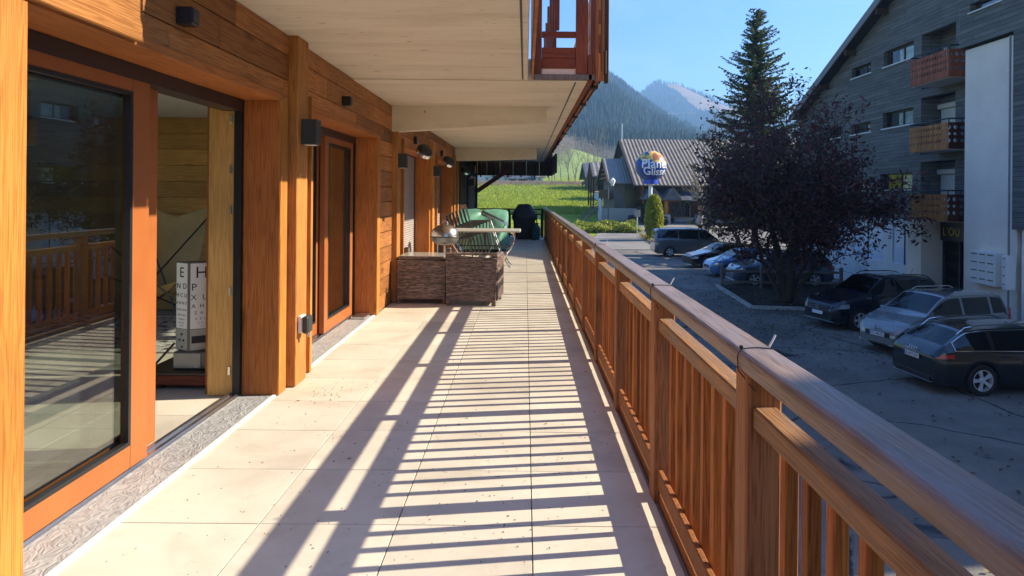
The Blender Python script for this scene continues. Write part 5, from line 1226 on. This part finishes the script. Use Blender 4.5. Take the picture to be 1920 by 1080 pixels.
# ------------------------------------------------------------------ kerb, fence, litter on the lot
kb = empty('kerb', (9, 28, GZ), label='pale concrete kerb around the planting bed under the purple tree', cat='kerb')
path = [Vector((9.05, 32.4)), Vector((8.62, 26.1)), Vector((15.5, 25.2))]
for a, b in zip(path, path[1:]):
    n = int((b-a).length/1.0); d = (b-a)/n
    for k in range(n):
        p, q = a+d*k+d*.008, a+d*(k+1)-d*.008; MB().obox((p.x, p.y, GZ+.07), (q.x, q.y, GZ+.07), .12, .16).build('kerb_stone', 'kerb', kb)
fe = empty('wooden_fence', (11, 31.6, GZ), label='low weathered two-rail fence between planting bed and parked cars', cat='fence')
for k in range(4): MB().cbox(9.05+1.78*k-.07, 9.05+1.78*k+.07, 31.45-.08*k, 31.59-.08*k, GZ, GZ+1.08, .02).build('post', 'greywoodZ', fe)
for z in (.38, .86):
    for k in range(3): MB().obox((9.05+1.78*k, 31.42-.08*k, GZ+z), (9.05+1.78*(k+1)-.02, 31.34-.08*k, GZ+z), .05, .10).build('rail', 'greywoodZ', fe)
lit = MB()
for k in range(5200):
    if k < 3800: x, y = random.gauss(8.6, 2.6), random.gauss(26, 4.5)
    else: x, y = random.uniform(1.5, 14), random.uniform(7, 34)
    if x < 1 or y < 6: continue
    s = random.uniform(.03, .07); a = random.uniform(0, 6.3); z = GZ+.035+random.uniform(0, .02)+(.08 if 8.7 < x < 17 and 25.9 < y < 32.5 else 0)
    lit.add([(x+s*math.cos(a+i*1.57)*(1 if i % 2 else .5), y+s*math.sin(a+i*1.57)*(1 if i % 2 else .5), z+random.uniform(0, .03)) for i in range(4)], [(0, 1, 2, 3)])
M['litter'] = leafmat('fallen_leaves', [(.05,.03,.022), (.12,.075,.04), (.03,.02,.016), (.30,.24,.14)], .1, .8)
tag(lit.build('fallen_leaves', 'litter'), 'fallen leaves scattered over the asphalt around the purple tree', 'leaves', kind='stuff')

# ------------------------------------------------------------------ trees
def grow(base, h, rad, spread, levels, rng, nb=(4, 6), up=.5, ratio=.62, start=.25, lean=(0, 0), crown=None):
    """limbs as lists of (points, radii); returns limbs and twig tips"""
    limbs = []; tips = []
    def limb(p, d, ln, r, lv):
        pts = [p]; rs = [r]; n = 5
        for k in range(n):
            d = (d + Vector((rng.uniform(-1, 1), rng.uniform(-1, 1), rng.uniform(-.5, .9)*up))*.22).normalized(); p = p + d*(ln/n); pts.append(p); rs.append(r*(1-.75*(k+1)/n)+.003)
        limbs.append((pts, rs, lv))
        if lv >= levels: tips.extend(pts[2:]); return
        for _ in range(rng.randint(*nb)):
            t = rng.uniform(start if lv == 0 else .3, 1); i = min(int(t*n), n-1); q = pts[i].lerp(pts[i+1], t*n-i)
            a = rng.uniform(0, 6.28); o = d.orthogonal().normalized(); o = Matrix.Rotation(a, 3, d) @ o
            limb(q, (d*(1-spread) + o*spread + Vector((0, 0, up*.3))).normalized(), ln*ratio*rng.uniform(.75, 1.15), rs[i]*.6, lv+1)
    limb(Vector(base), Vector((lean[0], lean[1], 1)).normalized(), h, rad, 0); return limbs, tips
def limb_mesh(limbs, maxlv=9, n0=9):
    m = MB()
    for pts, rs, lv in limbs:
        if lv <= maxlv: m.tube(pts, rs, max(3, n0-2*lv), lv < 2)
    return m
def leaves(points, n, size, rng, jit, flat=1.0):
    m = MB(); vs = m.v; fs = m.f
    for k in range(n):
        p = points[rng.randrange(len(points))] + Vector((rng.gauss(0, jit), rng.gauss(0, jit), rng.gauss(0, jit)*flat))
        s = size*rng.choice((.55, .8, 1.0, 1.15, 1.5))*rng.uniform(.8, 1.2); u = Vector((rng.uniform(-1, 1), rng.uniform(-1, 1), rng.uniform(-1, 1))).normalized(); w = u.orthogonal().normalized(); w = Matrix.Rotation(rng.uniform(0, 6.28), 3, u) @ w; x = u.cross(w)
        o = len(vs); vs += [tuple(p-w*s), tuple(p+x*s*.42), tuple(p+w*s), tuple(p-x*s*.42)]; fs.append((o, o+1, o+2, o+3)); m.sm.append(False)
    return m
rng = random.Random(11)
# purple-leaved plum: several stems from one base
pt = empty('plum_tree', (10.4, 27.6, GZ), label='dark purple-leaved tree with several stems in the planting bed', cat='tree')
LB = []; TP = []
for k, (lx, ly, h, r) in enumerate([(-.10, .05, 5.4, .20), (.16, -.1, 5.2, .17), (.48, .15, 4.6, .11), (-.42, .0, 4.4, .11), (.62, .1, 3.7, .09)]):
    l_, t_ = grow((10.45+lx*.25, 27.55+ly*.3, GZ+.05), h, r, .58, 3, rng, (7, 9), .30, .56, .20, (lx, ly)); LB += l_; TP += t_
TP = [p for p in TP if p.z > GZ+1.8]
limb_mesh(LB, 2).build('trunk', 'bark', pt)
tw = limb_mesh([q for q in LB if q[2] == 3], 3); tag(tw.build('twigs', 'bark', pt), kind='stuff')
tag(leaves(TP, 21500, .085, rng, .18).build('crown', 'plumleaf', pt), kind='stuff')
# spruce
sp_ = empty('spruce_tree', (15.3, 46, GZ), label='tall green spruce rising behind the purple tree', cat='tree')
bx_, by_, hz = 15.35, 46.0, 16.9
MB().tube([(bx_, by_, GZ-.2), (bx_+.05, by_, GZ+8), (bx_, by_, GZ+hz-.3)], [.24, .15, .02], 10).build('trunk', 'bark', sp_)
nd = MB(); br = MB()
z = 2.6
while z < hz-.15:
    f = 1-z/hz; R0 = .35+5.2*f**.85
    for k in range(rng.randint(4, 6)):
        a = rng.uniform(0, 6.283); zz_ = z+rng.uniform(-.18, .18); ln = R0*rng.uniform(.5, 1.15); d = Vector((math.cos(a), math.sin(a), 0)); pts = []
        droop = rng.uniform(.10, .42); lift = rng.uniform(.10, .36)
        for i in range(7):
            t = i/6; pts.append(Vector((bx_, by_, GZ+zz_)) + d*(ln*t) + Vector((0, 0, (.25*f-.0)*0 + ln*(-droop*t + lift*t**2.5) + (.35*(1-f))*t*ln)))
        br.tube(pts, [.035*(1-t/7)*(.4+f)+.004 for t in range(7)], 4, False)
        nseg = int(ln/.045)
        for q in range(nseg):
            t = (q+rng.random())/nseg
            if t < .04: continue
            i = min(int(t*6), 5); p = pts[i].lerp(pts[i+1], t*6-i); side = d.cross(Vector((0, 0, 1)))
            for sg in (-1, 1):
                l2 = rng.uniform(.20, .50)*(.5+.9*f)*(1.15-t*.55); e = (side*sg*rng.uniform(.4, 1) + d*rng.uniform(.2, .8) + Vector((0, 0, rng.uniform(-1.1, .15)))).normalized(); w = e.cross(Vector((rng.uniform(-1, 1), rng.uniform(-1, 1), 1))).normalized()*.035
                o = len(nd.v); nd.v += [tuple(p-w), tuple(p+e*l2*.55-w*1.5), tuple(p+e*l2), tuple(p+e*l2*.55+w*1.5)]; nd.f.append((o, o+1, o+2, o+3)); nd.sm.append(False)
    z += .13+.10*f
tag(br.build('branches', 'bark', sp_), kind='stuff'); tag(nd.build('crown', 'needle', sp_), kind='stuff')
# yellow-green shrub behind the plum, right side
ys_ = empty('shrub', (15.2, 37.5, GZ), label='yellow-green leafy shrub showing through behind the purple tree', cat='shrub')
l_, t_ = grow((15.3, 38.8, GZ), 3.6, .12, .45, 2, rng, (5, 7), .6); limb_mesh(l_, 2, 7).build('trunk', 'bark', ys_); tag(leaves(t_, 5000, .09, rng, .30).build('crown', 'bushleaf', ys_), kind='stuff')
# clipped hedge column: leaf shell over a stem
hd = empty('clipped_hedge', (11.0, 59.2, gz(0, 59)), label='tall clipped yellow-green hedge column on the traffic island', cat='hedge')
hx, hy, h0 = 11.05, 59.0, gz(0, 59)
MB().tube([(hx, hy, h0), (hx, hy, h0+3.4)], [.12, .04], 8).build('trunk', 'bark', hd)
pts = []
for k in range(9000):
    t = rng.random(); a = rng.uniform(0, 6.283); rr = .87*(math.sin(math.pi*min(1, .06+t*.93)**.75))**.42*(.80+.20*t) if t > .06 else .3
    rr *= rng.uniform(.80, 1.03)*(1+.06*mnoise.noise(Vector((math.cos(a)*2, math.sin(a)*2, t*6)))); pts.append(Vector((hx+rr*math.cos(a), hy+rr*math.sin(a), h0+.25+3.65*t)))
tag(leaves(pts, 11000, .085, rng, .03).build('crown', 'hedgeleaf', hd), kind='stuff')
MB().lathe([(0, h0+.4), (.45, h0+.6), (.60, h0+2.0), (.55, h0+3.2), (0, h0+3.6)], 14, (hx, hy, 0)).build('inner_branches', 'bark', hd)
# bare tree before the shop, pale pollarded trunk
def bare(name, lab, x, y, h, r, lv, m, spread=.4, nb=(4, 6), seed=3, tuft=0, group=None, up=.7, ratio=.55):
    rg_ = random.Random(seed); zz = gz(x, y); t = empty(name, (x, y, zz), label=lab, cat='tree', group=group)
    l_, tp = grow((x, y, zz-.1), h, r, spread, lv, rg_, nb, up, ratio); limb_mesh(l_, 1, 7).build('trunk', m, t); tag(limb_mesh([q for q in l_ if q[2] > 1], 9, 7).build('twigs', m, t), kind='stuff')
    if tuft: tag(leaves([p for p in tp if p.z > zz+h*.9], tuft, .14, rg_, .12).build('leaf_tufts', 'yellowtuft', t), kind='stuff')
    return t
bare('bare_tree', 'pale bare tree with spreading twigs in front of the shop window', 16.9, 66.5, 5.0, .22, 3, 'barkpale', .5, (5, 7), 5)
bare('bare_tree', 'tall thin tree with a few yellow leaves above the shop roof', 26.5, 104, 13.5, .22, 2, 'barkgrey', .25, (9, 12), 9, 50, up=1.0, ratio=.4)
k = 0
descr = ['tallest bare tree, left of the dark barn', 'bare tree at the left end of the far row', 'second bare tree in the far row', 'slim bare tree in the middle of the far row', 'broad bare tree beside the eave', 'small bare tree before the pale hill', 'bare tree right of the tallest one', 'thin bare tree nearest the barn roof', 'low bare tree at the meadow edge', 'bare tree behind the meadow fence', 'rounded bare tree behind the reeds', 'pale bare tree above the reeds']
for i in range(12):
    x = [16.3, 8.3, 9.9, 11.6, 7.1, 13.2, 18.0, 15.0, 5.9, 12.4, 10.7, 14.2][i]*1.12; y = 178+(i*37 % 40); h = [11, 7, 7.5, 8, 7, 7.5, 9, 7, 5, 6, 6.5, 7][i]
    bare('bare_tree', descr[i], x, y, h, .16, 3, 'barkgrey', .42, (4, 6), 30+i, 0, 'bare trees beyond the meadow', .6, .55)
M['tanfield'] = ground_mat('tan_stubble', [(.3, (.34,.25,.15)), (.7, (.46,.36,.23))], .2, 4.)
# roadside bushes, reeds, tufts of grass
bs = []
for k in range(26000):
    x = rng.uniform(5.0, 10.9); y = rng.uniform(64.5, 68.5); h = 1.2*(.55+.45*mnoise.noise(Vector((x*.8, y*.8, 0))))*(rng.random()**.6)
    bs.append(Vector((x, y, gz(x, y)+h)))
tag(leaves(bs, 9000, .13, rng, .05).build('roadside_bushes', 'bushleaf'), 'low yellow-green bushes along the roadside below the meadow', 'bushes', kind='stuff')
patch('reed_bed', [(-60, 173.5), (60, 173.5), (60, 192), (-60, 192)], .35, 'tanfield')
rd_ = MB()
for k in range(9000):
    x = rng.uniform(-45, 32); y = rng.gauss(180, 4); z = gz(x, y)+hump(x, y); h = rng.uniform(.4, 1.0); w = rng.uniform(.08, .18); dx, dy = rng.gauss(0, .25), rng.gauss(0, .2)
    rd_.add([(x-w, y, z), (x+w, y, z), (x+dx, y+dy, z+h)], [(0, 1, 2)])
tag(rd_.build('reeds', 'reed'), 'strip of pale dry reeds along the far edge of the meadow', 'reeds', kind='stuff')
gr_ = MB()
for k in range(42000):
    y = 84+100*rng.random()**1.6; x = rng.uniform(-.09*y-2, .13*y); z = gz(x, y)+hump(x, y); h = rng.uniform(.10, .28)*(.6+y/160); w = h*.25; a = rng.uniform(0, 3.14)
    c_, s_ = math.cos(a)*w, math.sin(a)*w; gr_.add([(x-c_, y-s_, z), (x+c_, y+s_, z), (x+rng.gauss(0, .1), y+rng.gauss(0, .1), z+h)], [(0, 1, 2)])
M['blade'] = leafmat('grass_blades', [(.19,.27,.018), (.30,.37,.03), (.42,.45,.05), (.12,.18,.012)], .4)
tag(gr_.build('grass', 'blade'), 'bright green grass of the meadow beyond the terrace', 'grass', kind='stuff')
ig = MB()
for k in range(9000):
    x, y = rng.gauss(12.3, 1.5), rng.gauss(59, 1.9)
    if not (10.3 < x < 15.2 and 55.6 < y < 62.8): continue
    z = gz(x, y)+.12; h = rng.uniform(.08, .25); w = .03; a = rng.uniform(0, 3.14); ig.add([(x-w*math.cos(a), y-w*math.sin(a), z), (x+w*math.cos(a), y+w*math.sin(a), z), (x+rng.gauss(0, .05), y+rng.gauss(0, .05), z+h)], [(0, 1, 2)])
tag(ig.build('island_grass', leafmat('island_grass', [(.18,.24,.02), (.34,.26,.05), (.42,.30,.06), (.12,.18,.02)], .3)), 'rough yellowing grass on the traffic island', 'grass', kind='stuff')
# meadow fence posts and grazing animals far off
mf = empty('meadow_fence', (6, 172, 3), label='thin wire fence with short posts along the far meadow edge', cat='fence')
for k in range(14): x = -14+2.6*k; MB().tube([(x, 173, gz(x, 173)), (x, 173, gz(x, 173)+1.3)], .06, 5).build('post', 'greywoodZ', mf)
def cow(x, y, rz, lab, s=1.0):
    z = gz(x, y)+hump(x, y)
    me = bpy.data.meshes.new('cow'); J = [(0,0,1.05), (.75,0,1.08), (-.75,0,1.1), (1.05,0,.85), (1.35,0,.35), (1.5,0,.15), (.62,.2,.6), (.62,.2,0), (.62,-.2,.6), (.62,-.2,0), (-.68,.2,.6), (-.72,.2,0), (-.68,-.2,.6), (-.72,-.2,0), (-.95,0,.7)]
    E_ = [(0,1),(0,2),(1,3),(3,4),(4,5),(1,6),(6,7),(1,8),(8,9),(2,10),(10,11),(2,12),(12,13),(2,14)]
    me.from_pydata(J, E_, []); o = link('cow', me); md = o.modifiers.new('skin', 'SKIN'); 
    for i, r_ in enumerate([.40, .36, .36, .22, .15, .11, .14, .07, .14, .07, .15, .07, .15, .07, .04]): me.skin_vertices[0].data[i].radius = (r_*.8, r_)
    me.skin_vertices[0].data[0].use_root = True; o.modifiers.new('sub', 'SUBSURF').levels = 1; o.modifiers['sub'].render_levels = 1
    me.materials.append(M['darkcow']); o.location = (x, y, z); o.rotation_euler = (0, 0, rz); o.scale = (s, s, s); tag(o, lab, 'cow', 'cattle grazing in the meadow')
M['darkcow'] = plain('dark_brown_hide', (.03,.018,.012), .8)
def ensure_skin(): pass
for x, y, a, lab in [(14.6, 168, .3, 'dark cow grazing at the far meadow edge, leftmost'), (15.6, 170, 2.8, 'dark cow second from left at the far meadow edge'), (17.6, 169, .2, 'dark cow third from left at the far meadow edge'), (18.6, 171, 3.0, 'dark cow nearest the chalet posts at the meadow edge')]:
    cow(x, y, a, lab)

# ------------------------------------------------------------------ hills
def skyline(tab, u): return interp(tab, u)
def hill(name, tab, d0, d1, z0, nu, nv, material, rough, seed, power=1.0, back=1.25):
    """a mountain side: foot at distance d0, crest at d1, then falling away behind"""
    us = [tab[0][0]+(tab[-1][0]-tab[0][0])*i/nu for i in range(nu+1)]; vs = []; fs = []; nn = nv+6
    for j in range(nn+1):
        t = j/nv
        for u in us:
            d = d0+(d1-d0)*min(t, 1) + (d1*(back-1))*max(0, t-1)*4
            zc = EYE+(364-skyline(tab, u))/1290*d1; zf = z0
            z = zf+(zc-zf)*min(1, t)**power if t <= 1 else zc-(t-1)*4*zc*.8
            x = (u-985)/1290*d; y = d
            k = math.sin(min(1, t)*math.pi)*.9+.0
            z += rough*k*(mnoise.fractal(Vector((x/260+seed, y/260, 0)), 1.0, 2.0, 5))
            vs.append((x, y, z))
    w = nu+1
    for j in range(nn):
        for i in range(nu): fs.append((j*w+i, j*w+i+1, (j+1)*w+i+1, (j+1)*w+i))
    o = MB().add(vs, fs, True).build(name, material); tag(o, kind='structure'); return vs, w, nv
H1 = [(300, 120), (700, 130), (900, 128), (1000, 138), (1060, 146), (1100, 147), (1135, 149), (1160, 163), (1185, 182), (1215, 203), (1250, 228), (1300, 258), (1350, 280), (1450, 305), (1700, 330)]
H2 = [(950, 230), (1100, 215), (1170, 190), (1195, 180), (1213, 162), (1235, 155), (1262, 156), (1300, 171), (1340, 188), (1400, 208), (1500, 232), (1700, 262), (2000, 285), (2400, 300)]
H0 = [(700, 320), (950, 300), (1030, 282), (1060, 276), (1085, 281), (1115, 291), (1150, 300), (1180, 306), (1260, 318), (1500, 335)]
def meadowmat():
    m, n, l, b = mat('alpine_slope'); v = coords(n, l, rnd=False)
    a = N(n, 'ShaderNodeTexNoise', Scale=.0035, Detail=6.0, Roughness=.6); l.new(v, a.inputs['Vector'])
    r = ramp(n, l, a.outputs[0], [(.40, (.022,.035,.018)), (.60, (.035,.05,.022)), (.74, (.10,.09,.05)), (.8, (.16,.13,.08))])
    l.new(r.outputs[0], b.inputs['Base Color']); b.inputs['Roughness'].default_value = 1; b.inputs['Specular IOR Level'].default_value = 0; return m
M['alp'] = meadowmat()
M['palemeadow'] = ground_mat('pale_meadow', [(.3, (.17,.25,.06)), (.7, (.27,.33,.10))], .05, .5)
M['forestfloor'] = ground_mat('forest_floor', [(.3, (.012,.022,.010)), (.6, (.022,.034,.015)), (.8, (.05,.06,.03))], .01, .3)
v1, w1, n1 = hill('forested_hill', H1, 430, 1250, 18, 60, 40, 'forestfloor', 30, 3.1)
v2, w2, n2 = hill('mountain', H2, 1350, 2200, 45, 60, 36, 'alp', 60, 8.7)
v0, w0, n0 = hill('meadow_knoll', H0, 225, 380, 6, 40, 12, 'palemeadow', 1.5, 1.7)
def hsurf(vs, w, nv, tab, u, t, lift):
    i = (u-tab[0][0])/(tab[-1][0]-tab[0][0])*(w-1); j = t*nv; i0, j0 = min(int(i), w-2), min(int(j), nv-1); fi, fj = i-i0, j-j0
    a, b, c, d = (Vector(vs[q]) for q in (j0*w+i0, j0*w+i0+1, (j0+1)*w+i0, (j0+1)*w+i0+1)); p = a.lerp(b, fi).lerp(c.lerp(d, fi), fj); return p + Vector((0, -lift*.6, lift))
def pasture(name, us, lo, hi, material, nu=26, nv_=8, seed=0):
    vs = []; fs = []
    for i in range(nu+1):
        u = us[0]+(us[1]-us[0])*i/nu; k = i/nu; a, b = interp(lo, u)+.02*mnoise.noise(Vector((u/9, seed, 0))), interp(hi, u)+.012*mnoise.noise(Vector((u/7, seed+5, 0)))
        for j in range(nv_+1): vs.append(hsurf(v2, w2, n2, H2, u, a+(b-a)*j/nv_, 9))
    for i in range(nu):
        for j in range(nv_): q = i*(nv_+1)+j; fs.append((q, q+nv_+1, q+nv_+2, q+1))
    tag(MB().add(vs, fs, True).build(name, material), kind='structure')
M['browngrass'] = ground_mat('autumn_pasture', [(.3, (.20,.125,.065)), (.7, (.28,.185,.105))], .01, .08)
pasture('mountain_pasture', (1248, 1420), [(1248, .93), (1275, .88), (1300, .76), (1340, .58), (1420, .40)], [(1248, .955), (1265, .975), (1300, .95), (1340, .93), (1420, .9)], 'browngrass')
pasture('mountain_clearing', (1250, 1305), [(1250, .52), (1305, .50)], [(1250, .54), (1280, .57), (1305, .53)], 'browngrass', 14, 3, 3)
def cones(vs, w, nv, count, hmin, hmax, rng, umin=0, umax=1, skip=None, tmin=0):
    m = MB(); V = m.v; Fc = m.f; rows_ = nv
    for k in range(count):
        j = tmin*rows_+(rows_*(1-tmin)+.3)*rng.random(); i = (w-1)*(umin+(umax-umin)*rng.random()); j0, i0 = min(int(j), rows_), min(int(i), w-2); fj, fi = j-j0, i-i0
        a, b, c, d = (Vector(vs[j0*w+i0]), Vector(vs[j0*w+i0+1]), Vector(vs[(j0+1)*w+i0]), Vector(vs[(j0+1)*w+i0+1])); p = a.lerp(b, fi).lerp(c.lerp(d, fi), fj)
        if skip and skip(p, rng): continue
        h = rng.uniform(hmin, hmax)*(.75+.35*mnoise.noise(p/60)); r = h*rng.uniform(.15, .22); o = len(V); a0 = rng.uniform(0, 6)
        for q in range(5): t = a0+q*1.2566; V.append((p.x+r*math.cos(t), p.y+r*math.sin(t), p.z+h*.04))
        V.append((p.x+rng.gauss(0, h*.012), p.y, p.z+h))
        for q in range(5): Fc.append((o+q, o+(q+1) % 5, o+5)); m.sm.append(False)
    return m
rf = random.Random(5)
glade = lambda p, r_: mnoise.noise(Vector((p.x/170, p.y/170, 2.2))) > .47
tag(cones(v1, w1, n1, 30000, 13, 26, rf, .45, .95, glade).build('spruce_forest', 'farforest'), 'dark spruce forest covering the steep hill behind the village', 'forest', kind='stuff')
def bare_alp(p, r_):
    u = 985+1290*p.x/p.y; t = (p.y-1350)/850; lo = interp([(1248, .93), (1275, .88), (1300, .76), (1340, .58), (1420, .40)], u); hi = interp([(1248, .955), (1265, .975), (1300, .95), (1340, .93), (1420, .9)], u)
    return (1248 < u < 1420 and lo < t < hi and r_.random() < .985) or (1250 < u < 1305 and .5 < t < .57)
tag(cones(v2, w2, n2, 16000, 15, 26, rf, .12, .55, bare_alp).build('mountain_forest', 'farforest'), 'spruce forest on the far mountain below its bare brown slope', 'forest', kind='stuff')
M['greytree'] = leafmat('leafless_crowns', [(.16,.14,.12), (.22,.19,.15), (.13,.10,.08)], 0, .95)
kc = MB(); 
for k in range(1500):
    j = rf.random(); u = rf.uniform(1015, 1200); d = 300+130*j; x = (u-985)/1290*d
    if u > 1068 and j < .55: continue
    z = gz(x, d)+ (EYE+(364-skyline(H0, u))/1290*380 - 20)*min(1, max(0, (d-225)/155))*.55
    z = 6+(EYE+(364-skyline(H0, u))/1290*380-6)*min(1, (d-225)/155) if d < 380 else EYE+(364-skyline(H0, u))/1290*380-(d-380)*.1
    h = rf.uniform(4, 9)
    for q in range(22):
        c_ = Vector((x+rf.gauss(0, h*.22), d+rf.gauss(0, h*.22), z+h*(.25+.75*rf.random()))); s_ = h*.05; u_ = Vector((rf.gauss(0, 1), rf.gauss(0, 1), rf.gauss(1, 1))).normalized()*s_*2.2; w_ = u_.orthogonal().normalized()*s_*.35
        o = len(kc.v); kc.v += [tuple(c_-u_), tuple(c_+w_), tuple(c_+u_)]; kc.f.append((o, o+1, o+2)); kc.sm.append(False)
tag(kc.build('leafless_grove', 'greytree'), 'pale grey leafless trees on the lower hillside', 'grove', kind='stuff')

# ------------------------------------------------------------------ air
hz_m = bpy.data.materials.new('haze_air'); hz_m.use_nodes = True; n = hz_m.node_tree.nodes; n.remove(n['Principled BSDF'])
pv = n.new('ShaderNodeVolumePrincipled'); pv.inputs['Color'].default_value = (.30, .58, 1.0, 1); pv.inputs['Density'].default_value = .00045; pv.inputs['Anisotropy'].default_value = .2
hz_m.node_tree.links.new(pv.outputs[0], n['Material Output'].inputs['Volume'])
M['haze'] = hz_m
tag(MB().box(-3500, 3500, -450, 4300, GZ-30, 420).build('haze', 'haze'), 'thin blue air between the village and the mountains', 'haze', kind='stuff')

dg_ = empty('drain_grate', (6.1, 12.6, GZ+.025), label='dark slotted drain grate in the asphalt below the balustrade', cat='drain')
MB().box(5.75, 6.45, 12.3, 12.9, GZ+.021, GZ+.026).build('sump', 'ink', dg_)
for k in range(9): MB().box(5.75, 6.45, 12.3+.068*k, 12.335+.068*k, GZ+.026, GZ+.04).build('bar', 'anthracite', dg_)
